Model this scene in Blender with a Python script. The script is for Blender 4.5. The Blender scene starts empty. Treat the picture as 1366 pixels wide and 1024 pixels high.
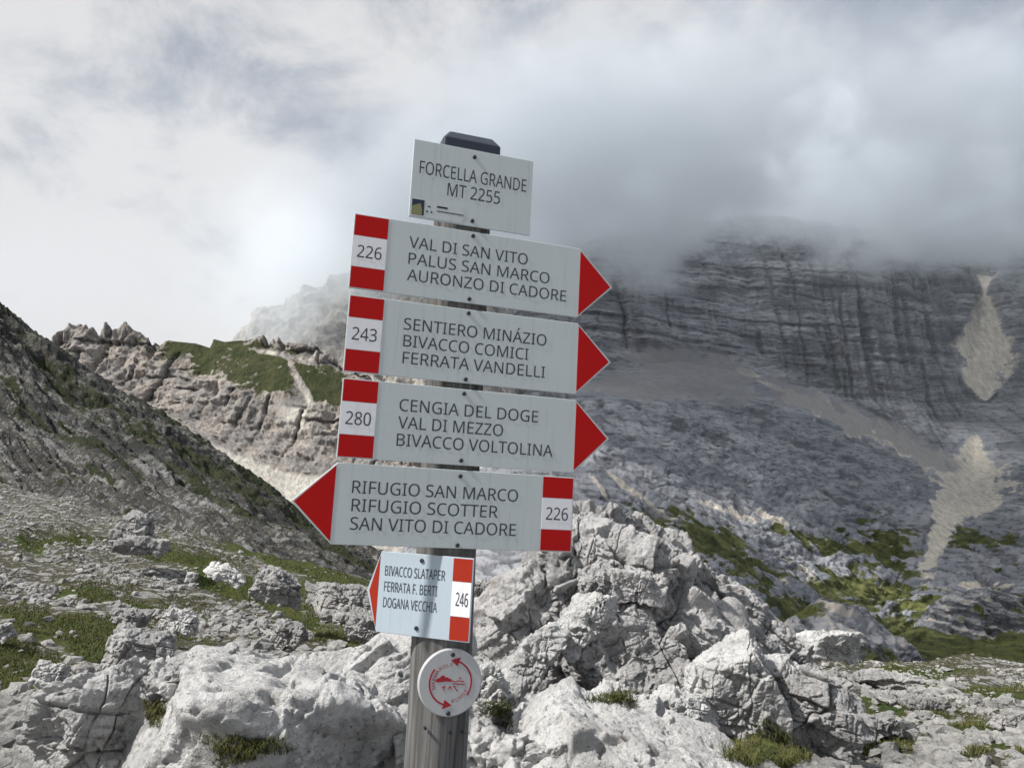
import bpy, math, random
import numpy as np
from mathutils import Matrix, Vector

sc = bpy.context.scene
# ------------------------------------------------------------------ camera
F_PX, CX, CY = 1026.0, 683.0, 512.0           # measured on the 1366 x 1024 photograph
PITCH = math.atan(88 / F_PX)
EYE = np.array([0.0, 0.0, 1.6])
cam = bpy.data.cameras.new('camera')
cam.sensor_width = 36.0
cam.lens = F_PX / 1366 * 36.0
cam.clip_start = 0.05
cam.clip_end = 20000
camo = bpy.data.objects.new('camera', cam)
sc.collection.objects.link(camo)
camo.location = EYE
camo.rotation_euler = (math.pi / 2 + PITCH, 0, 0)
sc.camera = camo

# ------------------------------------------------------------------ light
TO_SUN = Vector((-0.62, -0.22, 0.75)).normalized()
SUN_EL = math.asin(TO_SUN.z)
SUN_AZ = math.atan2(TO_SUN.x, TO_SUN.y)        # from +Y towards +X
sun = bpy.data.lights.new('sun', 'SUN')
sun.energy = 5.0
sun.angle = math.radians(2.0)
sun.color = (1.0, 0.965, 0.92)
suno = bpy.data.objects.new('sun', sun)
sc.collection.objects.link(suno)
suno.rotation_euler = TO_SUN.to_track_quat('Z', 'Y').to_euler()

world = bpy.data.worlds.new('World')
sc.world = world
world.use_nodes = True


class NT:
    """small helper round a node tree"""
    def __init__(self, tree):
        self.t = tree
        for n in list(tree.nodes):
            tree.nodes.remove(n)

    def n(self, kind, **kw):
        nd = self.t.nodes.new(kind)
        ins = kw.pop('ins', {})
        for k, v in kw.items():
            setattr(nd, k, v)
        for k, v in ins.items():
            s = nd.inputs[k]
            if isinstance(v, bpy.types.NodeSocket):
                self.t.links.new(v, s)
            else:
                s.default_value = v
        return nd

    def math(self, op, a, b=0.0, c=None, clamp=False):
        ins = {0: a, 1: b}
        if c is not None:
            ins[2] = c
        return self.n('ShaderNodeMath', operation=op, use_clamp=clamp, ins=ins).outputs[0]

    def vmath(self, op, a, b=(0, 0, 0)):
        return self.n('ShaderNodeVectorMath', operation=op, ins={0: a, 1: b}).outputs[0]

    def noise(self, vec, scale, detail=4.0, rough=0.55, dist=0.0):
        return self.n('ShaderNodeTexNoise', ins={'Vector': vec, 'Scale': scale, 'Detail': detail,
                                                 'Roughness': rough, 'Distortion': dist}).outputs['Fac']

    def ss(self, x, lo, hi, a=0.0, b=1.0):
        return self.n('ShaderNodeMapRange', interpolation_type='SMOOTHSTEP',
                      ins={'Value': x, 'From Min': lo, 'From Max': hi, 'To Min': a, 'To Max': b}).outputs[0]

    def mix(self, fac, a, b):
        nd = self.n('ShaderNodeMix', data_type='RGBA')
        for idx, v in ((0, fac), (6, a), (7, b)):
            if isinstance(v, bpy.types.NodeSocket):
                self.t.links.new(v, nd.inputs[idx])
            elif idx == 0:
                nd.inputs[0].default_value = v
            else:
                nd.inputs[idx].default_value = (v[0], v[1], v[2], 1)
        return nd.outputs[2]

    def attr(self, name):
        return self.n('ShaderNodeAttribute', attribute_name=name).outputs['Fac']


w = NT(world.node_tree)
sky = w.n('ShaderNodeTexSky', sky_type='NISHITA', sun_disc=False, sun_elevation=SUN_EL, sun_rotation=SUN_AZ,
          altitude=2255.0)
dirv = w.n('ShaderNodeTexCoord').outputs['Generated']
sep = w.n('ShaderNodeSeparateXYZ', ins={0: dirv})
cv = w.vmath('ADD', w.vmath('MULTIPLY', dirv, (1.0, 1.0, 1.55)), (3.1, 7.4, 0.3))
big = w.noise(cv, 2.3, 3, 0.5, 0.2)
mid = w.noise(cv, 6.0, 10, 0.64, 0.25)
bil = w.math('ADD', w.math('MULTIPLY', big, 0.5), w.math('MULTIPLY', mid, 0.5))
# brighter, more broken cloud to the left and ahead; a smooth grey sheet to the right
side = w.ss(sep.outputs[0], -0.05, 0.45)
bil = w.math('ADD', bil, w.math('MULTIPLY', w.math('SUBTRACT', side, 0.5), -0.10))
bil = w.math('SUBTRACT', bil, w.ss(sep.outputs[2], 0.22, 0.62, 0.0, 0.09))
cloudcol = w.mix(w.ss(bil, 0.36, 0.56), (2.2, 2.6, 3.3), (6.0, 6.0, 6.1))
cover = w.ss(w.noise(cv, 1.1, 5, 0.55, 0.2), 0.28, 0.40)
skycol = w.mix(cover, sky.outputs[0], cloudcol)
bg = w.n('ShaderNodeBackground', ins={'Color': skycol, 'Strength': 0.1})
w.n('ShaderNodeOutputWorld', ins={'Surface': bg.outputs[0]})

sc.view_settings.view_transform = 'Standard'
sc.view_settings.look = 'None'
sc.view_settings.exposure = 0.3
sc.view_settings.gamma = 1.0
sc.render.engine = 'CYCLES'
sc.cycles.use_denoising = True
sc.cycles.max_bounces = 10
sc.cycles.diffuse_bounces = 3
sc.cycles.glossy_bounces = 2
sc.cycles.volume_bounces = 5
sc.cycles.volume_step_rate = 0.5
sc.cycles.volume_max_steps = 256


# ------------------------------------------------------------------ helpers
def ray(u, v):
    """direction through a point of the photograph, scaled so that Y (distance ahead) is 1"""
    u = np.asarray(u, float); v = np.asarray(v, float)
    c, s = math.cos(PITCH), math.sin(PITCH)
    a = (u - CX) / F_PX
    b = (CY - v) / F_PX
    y = c - b * s
    return np.stack([a / y, np.ones_like(a), (s + b * c) / y], -1)


def at(u, v, Y):
    return EYE + ray(u, v) * np.asarray(Y, float)[..., None]


def pixel(P):
    d = P - EYE
    c, s = math.cos(PITCH), math.sin(PITCH)
    dep = d[..., 1] * c + d[..., 2] * s
    up = -d[..., 1] * s + d[..., 2] * c
    return CX + F_PX * d[..., 0] / dep, CY - F_PX * up / dep


def _hash(ix, iy, iz, seed):
    h = (ix.astype(np.uint32) * np.uint32(374761393) + iy.astype(np.uint32) * np.uint32(668265263)
         + iz.astype(np.uint32) * np.uint32(2147483647) + np.uint32((seed * 974711 + 12345) & 0xffffffff))
    h = (h ^ (h >> np.uint32(13))) * np.uint32(1274126177)
    h = h ^ (h >> np.uint32(16))
    h = h * np.uint32(2246822519)
    h = h ^ (h >> np.uint32(15))
    return h.astype(np.float32) / np.float32(4294967295.0)


def vnoise(P, seed=0):
    """value noise in 0..1 at the points P (n,3)"""
    P = np.asarray(P, np.float32)
    fl = np.floor(P)
    t = P - fl
    t = t * t * t * (t * (t * 6 - 15) + 10)
    i = fl.astype(np.int64).astype(np.int32)
    out = 0
    for dx in (0, 1):
        wx = t[:, 0] if dx else 1 - t[:, 0]
        for dy in (0, 1):
            wy = t[:, 1] if dy else 1 - t[:, 1]
            for dz in (0, 1):
                wz = t[:, 2] if dz else 1 - t[:, 2]
                out = out + wx * wy * wz * _hash(i[:, 0] + dx, i[:, 1] + dy, i[:, 2] + dz, seed)
    return out


def fbm(P, octaves=4, seed=0, gain=0.5, ridged=False):
    s = 0.0; a = 1.0; tot = 0.0
    P = np.asarray(P, np.float32)
    rot = np.array([[0.8, 0.6, 0], [-0.48, 0.64, 0.6], [0.36, -0.48, 0.8]], np.float32)
    for o in range(octaves):
        n = vnoise(P, seed + o * 17)
        if ridged:
            n = 1 - np.abs(2 * n - 1)
        s = s + a * n; tot += a; a *= gain
        P = (P @ rot) * 2.03 + 11.3
    return s / tot


def cells(P, seed=0, offset=False):
    """cellular noise: F2 - F1 (0 on the cracks), the id and F1 of the nearest cell, and the way to its middle"""
    P = np.asarray(P, np.float32)
    i = np.floor(P).astype(np.int32)
    f1 = np.full(len(P), 9.0, np.float32); f2 = f1.copy(); idv = np.zeros(len(P), np.float32)
    off = np.zeros_like(P)
    for dx in (-1, 0, 1):
        for dy in (-1, 0, 1):
            for dz in (-1, 0, 1):
                a, b, c = i[:, 0] + dx, i[:, 1] + dy, i[:, 2] + dz
                h = _hash(a, b, c, seed)
                e = np.stack([P[:, 0] - a - h, P[:, 1] - b - _hash(a, b, c, seed + 5), P[:, 2] - c - _hash(a, b, c, seed + 9)], 1)
                d = np.sqrt((e * e).sum(1))
                near = d < f1
                f2 = np.where(near, f1, np.minimum(f2, d))
                idv = np.where(near, h, idv)
                if offset:
                    off[near] = e[near]
                f1 = np.where(near, d, f1)
    return (f2 - f1, idv, f1, off) if offset else (f2 - f1, idv, f1)


def sstep(x, lo, hi):
    t = np.clip((x - lo) / (hi - lo), 0, 1)
    return t * t * (3 - 2 * t)


def link(o, parent=None):
    sc.collection.objects.link(o)
    if parent is not None:
        o.parent = parent
    return o


def mesh_np(name, V, faces, mat, parent=None, smooth=True, attrs=None):
    """faces: (n,3) or (n,4) array"""
    me = bpy.data.meshes.new(name)
    V = np.asarray(V, np.float32); faces = np.asarray(faces, np.int32)
    k = faces.shape[1]
    me.vertices.add(len(V)); me.vertices.foreach_set('co', V.ravel())
    me.loops.add(faces.size); me.loops.foreach_set('vertex_index', faces.ravel())
    me.polygons.add(len(faces))
    me.polygons.foreach_set('loop_start', np.arange(0, faces.size, k, dtype=np.int32))
    me.polygons.foreach_set('loop_total', np.full(len(faces), k, np.int32))
    me.polygons.foreach_set('use_smooth', np.full(len(faces), smooth, bool))
    for an, av in (attrs or {}).items():
        at_ = me.attributes.new(an, 'FLOAT', 'POINT')
        at_.data.foreach_set('value', np.asarray(av, np.float32))
    me.update(calc_edges=True)
    me.validate()
    me.materials.append(mat)
    return link(bpy.data.objects.new(name, me), parent)


def tag(o, label=None, cat=None, group=None, kind=None):
    if label: o['label'] = label
    if cat: o['category'] = cat
    if group: o['group'] = group
    if kind: o['kind'] = kind
    return o


def new_mat(name):
    m = bpy.data.materials.new(name)
    m.use_nodes = True
    return m, NT(m.node_tree)


def finish(nt, col, rough=0.9, normal=None, metallic=0.0, spec=0.3):
    ins = {'Base Color': col if isinstance(col, bpy.types.NodeSocket) else (*col, 1), 'Roughness': rough, 'Metallic': metallic,
           'Specular IOR Level': spec}
    if normal is not None:
        ins['Normal'] = normal
    b = nt.n('ShaderNodeBsdfPrincipled', ins=ins)
    nt.n('ShaderNodeOutputMaterial', ins={'Surface': b.outputs[0]})


# ------------------------------------------------------------------ materials
def rock_material(name, light, dark, warm, grain=1.0):
    """pale limestone: grey weathering in blotches, black lichen specks, a little rust"""
    m, t = new_mat(name)
    pos = t.n('ShaderNodeNewGeometry').outputs['Position']
    n1 = t.noise(pos, 1.6 * grain, 8, 0.68, 0.3)
    n2 = t.noise(pos, 11.0 * grain, 7, 0.7)
    n3 = t.noise(pos, 38.0 * grain, 5, 0.72)
    n4 = t.noise(t.vmath('ADD', pos, (5, 9, 2)), 2.6 * grain, 6, 0.65)
    n5 = t.noise(t.vmath('ADD', pos, (15, 3, 8)), 4.5 * grain, 8, 0.75)
    col = t.mix(t.ss(n1, 0.38, 0.60), dark, light)
    col = t.mix(t.ss(n2, 0.52, 0.66, 0, 0.60), col, (dark[0] * .6, dark[1] * .6, dark[2] * .6))
    col = t.mix(t.ss(n4, 0.58, 0.74, 0, 0.6), col, warm)
    col = t.mix(t.ss(n5, 0.54, 0.64, 0, 0.65), col, (dark[0] * .5, dark[1] * .5, dark[2] * .5))
    col = t.mix(t.ss(n3, 0.57, 0.66, 0, 0.75), col, (0.075, 0.075, 0.073))
    bumpv = t.math('ADD', t.math('MULTIPLY', n2, 0.9), t.math('MULTIPLY', n3, 0.4))
    bmp = t.n('ShaderNodeBump', ins={'Strength': 1.0, 'Distance': 0.08 / grain, 'Height': bumpv})
    finish(t, col, 0.95, bmp.outputs[0], spec=.15)
    return m


def terrain_material(name, rock, rock2, scree, grass, grass2, grain, bump=0.5, stones=None, soil=(.06, .058, .035), screeb=None, layer=None):
    """rock / scree / grass by the mesh's own ground-cover attributes, broken up by noise"""
    m, t = new_mat(name)
    pos = t.n('ShaderNodeNewGeometry').outputs['Position']
    lp = t.vmath('MULTIPLY', pos, layer) if layer else pos
    n1 = t.noise(lp, 0.35 * grain, 7, 0.68, 0.2)
    n2 = t.noise(lp, 2.2 * grain, 7, 0.72)
    n3 = t.noise(t.vmath('ADD', pos, (40, 9, 2)), 0.8 * grain, 6, 0.65)
    col = t.mix(t.ss(n1, 0.40, 0.60), rock, rock2)
    col = t.mix(t.ss(n2, 0.48, 0.62, 0, 0.8), col, (rock2[0] * .38, rock2[1] * .38, rock2[2] * .38))
    hgt = t.math('ADD', n2, t.math('MULTIPLY', n1, 0.5))
    if stones:                                                  # stony ground: pale stones of many sizes in dark soil
        col = t.mix(n3, soil, (soil[0] * 1.7, soil[1] * 1.6, soil[2] * 1.5))
        for sc_, lo in ((stones, .36), (stones * 2.3, .38), (stones * 5, .42)):
            vo = t.n('ShaderNodeTexVoronoi', feature='F1', ins={'Vector': pos, 'Scale': sc_, 'Randomness': 1.0})
            vr = t.n('ShaderNodeSeparateColor', ins={0: vo.outputs['Color']}).outputs[0]
            rad = t.math('MULTIPLY', t.math('SUBTRACT', vr, t.math('SUBTRACT', lo + .28, t.math('MULTIPLY', n1, .5))), 1.1)
            inside = t.ss(t.math('SUBTRACT', rad, vo.outputs['Distance']), -.04, .06)
            sv = t.n('ShaderNodeSeparateColor', ins={0: vo.outputs['Color']}).outputs[1]
            col = t.mix(inside, col, t.mix(t.math('ADD', t.math('MULTIPLY', sv, .7), t.math('MULTIPLY', n2, .5)), rock2, scree))
            hgt = t.math('ADD', hgt, t.math('MULTIPLY', inside, .5))
    sf = t.ss(t.math('ADD', t.attr('scree'), t.math('MULTIPLY', t.math('SUBTRACT', n2, 0.5), 0.7)), 0.30, 0.75)
    sn = t.noise(t.vmath('MULTIPLY', pos, (1, .4, .15)), 4.0 * grain, 5, .65)
    scol = t.mix(t.ss(sn, .35, .65), scree, (scree[0] * .66, scree[1] * .67, scree[2] * .70))
    col = t.mix(t.math('MULTIPLY', sf, .85 if stones else 1.0), col, scol)
    if screeb:
        sb = t.ss(t.math('ADD', t.attr('scree_grey'), t.math('MULTIPLY', t.math('SUBTRACT', n2, 0.5), 0.4)), 0.2, 0.8)
        col = t.mix(t.math('MULTIPLY', sb, .75), col, t.mix(n1, screeb, (screeb[0] * .8, screeb[1] * .8, screeb[2] * .8)))
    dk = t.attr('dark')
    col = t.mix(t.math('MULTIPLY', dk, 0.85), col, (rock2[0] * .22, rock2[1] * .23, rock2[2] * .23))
    gf = t.ss(t.math('ADD', t.attr('grass'), t.math('MULTIPLY', t.math('SUBTRACT', n2, 0.5), 0.9)), 0.38, 0.62)
    gcol = t.mix(t.ss(n3, 0.35, 0.65), grass, grass2)
    gcol = t.mix(t.ss(n2, .45, .65, 0, .5), gcol, (grass[0] * .5, grass[1] * .5, grass[2] * .5))
    col = t.mix(gf, col, gcol)
    bmp = t.n('ShaderNodeBump', ins={'Strength': bump, 'Distance': 0.6 / grain, 'Height': hgt})
    finish(t, col, 0.95, bmp.outputs[0], spec=0.15)
    return m


def plain_material(name, col, rough=0.5, metallic=0.0, spec=0.4, speck=0.06, scale=60.0):
    """paint or film: faint blotches, dirt that has run down in streaks, fine specks"""
    m, t = new_mat(name)
    pos = t.n('ShaderNodeTexCoord').outputs['Object']
    n = t.noise(pos, scale, 5, 0.6)
    n2 = t.noise(pos, scale * .12, 3, 0.6)
    run = t.noise(t.vmath('MULTIPLY', pos, (90, 90, 5)), 1.0, 4, .6)
    dot = t.noise(pos, 260.0, 2, .5)
    a = [max(0, c * (1 - speck * 2)) for c in col]
    b = [min(1, c * (1 + speck)) for c in col]
    c = t.mix(t.math('ADD', t.math('MULTIPLY', n, .5), t.math('MULTIPLY', n2, .5)), a, b)
    grime = [v * .62 + .01 for v in col]
    c = t.mix(t.ss(run, .52, .74, 0, .32), c, grime)
    c = t.mix(t.ss(dot, .66, .74, 0, .35), c, grime)
    finish(t, c, rough, None, metallic, spec)
    return m


M_ROCK = rock_material('limestone', (0.70, 0.695, 0.68), (0.50, 0.495, 0.485), (0.42, 0.37, 0.31))
M_ROCK_DARK = rock_material('weathered_limestone', (0.56, 0.55, 0.54), (0.38, 0.375, 0.37), (0.42, 0.37, 0.31))
M_ROCK_MID = rock_material('limestone_stones', (0.50, 0.49, 0.475), (0.32, 0.315, 0.31), (0.38, 0.34, 0.29), 0.6)
M_GROUND = terrain_material('stony_turf', (0.27, 0.265, 0.25), (0.17, 0.167, 0.158), (0.40, 0.395, 0.375),
                            (0.046, 0.072, 0.016), (0.085, 0.088, 0.024), 2.0, .8, stones=1.9, soil=(.062, .060, .042))
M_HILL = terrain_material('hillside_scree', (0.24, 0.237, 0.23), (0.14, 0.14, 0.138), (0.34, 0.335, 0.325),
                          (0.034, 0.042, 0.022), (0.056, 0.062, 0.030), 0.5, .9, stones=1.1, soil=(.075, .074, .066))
M_CRAG = terrain_material('dolomite', (0.44, 0.39, 0.345), (0.31, 0.295, 0.28), (0.68, 0.64, 0.56),
                          (0.048, 0.060, 0.026), (0.080, 0.084, 0.040), 0.09, 0.8, layer=(1.3, 1.3, .55))
M_PEAK = terrain_material('haze_paled_dolomite', (0.52, 0.485, 0.44), (0.38, 0.365, 0.345), (0.62, 0.58, 0.52), (0.05, 0.06, 0.026), (0.08, 0.084, 0.04), 0.06, .6)  # crag rock paled to make up for cloud shade and haze on the peak
M_MOUNT = terrain_material('mountain_rock', (0.36, 0.365, 0.385), (0.235, 0.245, 0.268), (0.72, 0.65, 0.54),
                           (0.044, 0.056, 0.022), (0.155, 0.160, 0.055), 0.06, 0.45, screeb=(.31, .298, .300), layer=(.45, .45, 2.2))


# ------------------------------------------------------------------ terrain
def sheet(name, cols, rows, nu, nv, mat, disp, masks, kind='structure'):
    """a terrain sheet: rows run from near to far, each a list of (photo row, distance) per column"""
    cols = np.array(cols, float)
    R = np.array(rows, float)                                     # (k, ncol, 2)
    u = np.linspace(cols[0], cols[-1], nu)
    Vr = np.array([np.interp(u, cols, r[:, 0]) for r in R])       # (k, nu)
    Yr = np.array([np.interp(u, cols, np.log(r[:, 1])) for r in R])
    seg = np.maximum(np.abs(np.diff(Vr, axis=0)).mean(1), 6)
    pos = np.concatenate([[0], np.cumsum(seg)])
    t = np.interp(np.linspace(0, pos[-1], nv), pos, np.arange(len(pos)))
    i = np.minimum(t.astype(int), len(R) - 2); fr = (t - i)[:, None]
    V = Vr[i] * (1 - fr) + Vr[i + 1] * fr
    Y = np.exp(Yr[i] * (1 - fr) + Yr[i + 1] * fr)
    U = np.broadcast_to(u, V.shape)
    K = np.broadcast_to(t[:, None], V.shape)
    P = at(U.ravel(), V.ravel(), Y.ravel())
    U, V, K = U.ravel(), V.ravel(), K.ravel()
    Q = P + disp(P, U, V, K)
    mk = masks(P, U, V, K, Q)
    idx = np.arange(nu * nv).reshape(nv, nu)
    f = np.stack([idx[:-1, :-1], idx[:-1, 1:], idx[1:, 1:], idx[1:, :-1]], -1).reshape(-1, 4)
    o = mesh_np(name, Q, f, mat, attrs=mk)
    tag(o, kind=kind)
    return o, Q.reshape(nv, nu, 3)


def ell(U, V, u, v, ru, rv, tilt=0.0):
    """1 at the middle of a patch of ground seen at (u, v), 0 at its rim, negative outside"""
    c, s = math.cos(math.radians(tilt)), math.sin(math.radians(tilt))
    a = ((U - u) * c + (V - v) * s) / ru
    b = (-(U - u) * s + (V - v) * c) / rv
    return 1 - np.sqrt(a * a + b * b)


def col3(x, y, z):
    return np.stack([np.broadcast_to(np.asarray(q, float), np.broadcast(x, y, z).shape) for q in (x, y, z)], -1)


# --- near ground: the saddle of the pass, rising to the left, dropping into the valley on the right
GC = [-420, 0, 200, 400, 550, 683, 850, 1000, 1150, 1366, 1750]
g_v = [
    (0.35, [6500] * 11),
    (1.5, [1760, 1760, 1740, 1720, 1700, 1700, 1720, 1740, 1760, 1800, 1800]),
    (2.6, [1250, 1260, 1260, 1260, 1250, 1250, 1260, 1270, 1280, 1300, 1300]),
    (6.0, [985, 1000, 1000, 990, 980, 985, 1010, 1030, 1060, 1080, 1080]),
    (10., [890, 905, 905, 895, 880, 885, 905, 940, 985, 1000, 1000]),
    (20., [750, 775, 800, 830, 840, 845, 855, 885, 915, 930, 930]),
    (36., [650, 680, 720, 760, 790, 800, 815, 855, 882, 884, 884]),
    (52., [618, 645, 690, 745, 780, 795, 815, 870, 902, 905, 905]),
    (75., [640, 660, 710, 775, 820, 830, 850, 940, 980, 980, 980]),
]
GR = [[(v, Y) for v in vs] for Y, vs in g_v]
GRASS_NEAR = [(110, 850, 170, 38, 8), (20, 890, 90, 40, 0), (360, 736, 190, 27, 21), (300, 772, 150, 24, 22), (440, 800, 120, 14, 24), (150, 800, 110, 12, 12), (75, 722, 95, 10, -3),
              (680, 775, 45, 22, 0), (190, 880, 60, 20, 10), (440, 850, 90, 16, 15), (250, 820, 40, 14, 10), (1240, 897, 95, 10, 0),
              (1200, 945, 75, 12, 3), (1290, 975, 60, 10, 0), (1180, 990, 60, 22, 0), (1340, 925, 70, 10, 4), (1020, 1000, 80, 40, 0),
              (1330, 1010, 60, 12, 4)]


def g_disp(P, U, V, K):
    Y = P[:, 1]
    a = np.clip(Y / 12, 0.15, 1.6)
    fine = np.clip(9 / Y, 0, 1)
    n = (fbm(P * 0.35, 2, 3) - .5) * 0.7 * a + (fbm(P * 1.0, 2, 8) - .5) * 0.22 * a + (fbm(P * 3.5, 3, 9, .6) - .5) * .16 * fine
    n = np.where(Y < 4, n * 0.3, n)
    return col3(0 * n, 0 * n, n)


def g_mask(P, U, V, K, Q):
    g = np.full(len(P), -1.0)
    for e in GRASS_NEAR:
        g = np.maximum(g, ell(U, V, *e) * 1.6)
    n = fbm(P * 0.35, 2, 3); n2 = fbm(P * 1.1, 3, 77)
    grass = 0.25 + np.clip(g, -.5, 1) * 0.7 + (n2 - .5) * 1.3 + (0.5 - n) * 0.5
    grass = np.where(P[:, 1] < 5, 0.2, grass)
    right = sstep(U, 1080, 1200)
    grass = grass + right * (.10 + (fbm(P * np.array([.5, 1.1, .5]), 3, 79) - .5) * .9)
    return dict(grass=np.clip(grass, 0, 1), scree=0 * n, dark=0 * n)


ground, GQ = sheet('ground', GC, GR, 760, 760, M_GROUND, g_disp, g_mask)

# --- the dark slope that climbs to the left
HC = [-420, -150, 0, 22, 75, 130, 200, 260, 330, 400, 470, 520, 600, 700, 800]
hsky = [240, 330, 405, 424, 470, 503, 546, 585, 632, 682, 725, 748, 768, 790, 800]
H_near = [760, 760, 760, 762, 768, 775, 790, 800, 815, 830, 845, 855, 870, 875, 880]
H_mid = [560, 590, 615, 620, 632, 640, 655, 668, 690, 722, 757, 778, 795, 808, 815]
HR = [[(v, 32.) for v in H_near],
      [(v, 62.) for v in H_mid],
      [(0.45 * m + .55 * s, 120.) for m, s in zip(H_mid, hsky)],
      [(s, 190.) for s in hsky],
      [(s + 60, 230.) for s in hsky],
      [(s + 260, 300.) for s in hsky]]


def slope_uv(P):
    return P[:, 0] * 0.8 + P[:, 1] * 0.5, P[:, 2], P[:, 0] * -.5 + P[:, 1] * .8


def h_coords(U, V):
    sk = np.interp(U, HC, hsky)
    return V - sk


def h_disp(P, U, V, K):
    q = h_coords(U, V)
    amp = np.clip(P[:, 1] / 120, .25, 1.3)
    n = (fbm(P * .05, 4, 21) - .5) * 7 * amp
    S = np.stack([U / 70, q / 7, P[:, 1] / 60], -1)              # ribs that run down the slope
    r = (fbm(S, 4, 5, .55) - .5) * 3.2 * amp
    c = (fbm(P * .45, 4, 6, .6, True) - .5) * 1.5 * amp
    fade = np.clip(q / 14, .35, 1)
    left = sstep(U, 90, -40) * sstep(q, 120, 0)                   # craggier at the upper left
    c = c + left * (fbm(P * .18, 4, 61, .6, True) - .5) * 7
    z = (n * fade + r + c)
    return col3(0.35 * z, -0.35 * z, z)


def h_mask(P, U, V, K, Q):
    q = h_coords(U, V)
    S = np.stack([U / 48, q / 6.5 + U / 60, P[:, 1] / 90], -1)
    st = fbm(S, 5, 5, .6)
    st2 = fbm(np.stack([U / 130, q / 16, P[:, 1] / 200], -1), 4, 91)
    fine = fbm(P * .5, 4, 44, .6)
    band = ell(U, V, 300, 640, 230, 42, 33) * 1.1
    band = np.maximum(band, ell(U, V, 110, 520, 120, 26, 36))
    band = np.maximum(band, ell(U, V, 90, 590, 130, 16, 30))
    band = np.maximum(band, ell(U, V, 420, 735, 150, 14, 25))
    grass = 0.30 + np.clip(band, -.3, 1) * .5 + (st - .5) * 2.2 + (st2 - .5) * 1.3 + (fine - .5) * .8
    low = sstep(V, 615, 680) * sstep(U, 420, 250)
    grass = grass - low * .12
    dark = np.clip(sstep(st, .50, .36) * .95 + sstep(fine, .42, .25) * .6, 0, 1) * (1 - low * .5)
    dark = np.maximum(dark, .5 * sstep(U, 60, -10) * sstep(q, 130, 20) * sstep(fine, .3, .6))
    scree = sstep(st, .5, .66) * 1.0 - .3 * dark
    return dict(grass=np.clip(grass, 0, 1), scree=np.clip(scree, 0, 1), dark=dark)


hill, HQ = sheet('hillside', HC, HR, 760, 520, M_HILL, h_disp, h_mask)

# --- the crags behind that slope
CC = [-60, 40, 72, 80, 88, 102, 122, 132, 140, 147, 154, 172, 186, 195, 199, 206, 230, 262, 280, 285, 300, 340, 380, 420, 455, 500, 560, 640, 720, 820]
csky = [500, 475, 466, 446, 431, 426, 438, 441, 452, 430, 441, 433, 440, 448, 466, 452, 455, 458, 464, 452, 456, 452, 449, 466, 482, 506, 540, 590, 640, 700]
cmid = [520, 500, 505, 505, 505, 500, 500, 500, 505, 505, 505, 510, 512, 514, 515, 512, 512, 515, 515, 512, 512, 512, 516, 526, 540, 560, 590, 640, 690, 740]
cbot = [560, 540, 520, 518, 515, 522, 536, 542, 548, 552, 556, 562, 568, 572, 575, 578, 586, 600, 610, 612, 620, 635, 650, 655, 655, 665, 690, 720, 750, 790]
CR = [[(v + 90, 420.) for v in cbot],
      [(v, 520.) for v in cbot],
      [(0.5 * a + .5 * b, 590.) for a, b in zip(cmid, cbot)],
      [(a, 620.) for a in cmid],
      [(a, 660.) for a in csky],
      [(a + 30, 690.) for a in csky],
      [(a + 180, 800.) for a in csky]]


def c_rel(U, V):
    return V - np.interp(U, CC, csky), np.interp(U, CC, cbot) - V


def c_green(U, V):
    a = np.maximum(ell(U, V, 345, 490, 130, 34, 16), ell(U, V, 420, 510, 60, 30, 10))
    a = np.maximum(a, ell(U, V, 385, 530, 22, 30, 20))
    return np.maximum(a, ell(U, V, 270, 468, 50, 14, 18))


def joints(P, sx, sz, seed, more=0.0):
    """bedding planes and upright clefts of a rock wall: 1 in the opening, 0 on the rock"""
    zero = np.zeros(len(P), np.int32)
    w = (fbm(P / (sz * 3.75), 3, seed - 1) - .5)
    k = (P[:, 2] + P[:, 0] * .035) / sz + w * .55
    kr = np.floor(k + .5).astype(np.int32)
    a = _hash(kr, zero, zero, seed) * .5 + fbm(np.stack([P[:, 0] / (sz * 2.9), 0 * k, k], -1), 3, seed + 1) * 1.1
    bl = np.exp(-(np.abs(k - kr) / (.067 + .092 * _hash(kr, zero, zero, seed + 3))) ** 2) * sstep(a, .70, .92)
    k2 = P[:, 0] / sx + (fbm(np.stack([P[:, 0] / (sx * 1.6), 0 * k, P[:, 2] / (sx * 1.6)], -1), 5, seed + 2, .6) - .5) * .7
    kr2 = np.floor(k2 + .5).astype(np.int32)
    a2 = _hash(kr2, zero, zero, seed + 4) * .55 + fbm(np.stack([0 * k, k2, P[:, 2] / (sx * 1.45)], -1), 2, seed + 5) * .9 + more
    vc = np.exp(-(np.abs(k2 - kr2) / (.053 + .079 * _hash(kr2, zero, zero, seed + 6))) ** 2) * sstep(a2, .72, .95)
    return bl, vc


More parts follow.
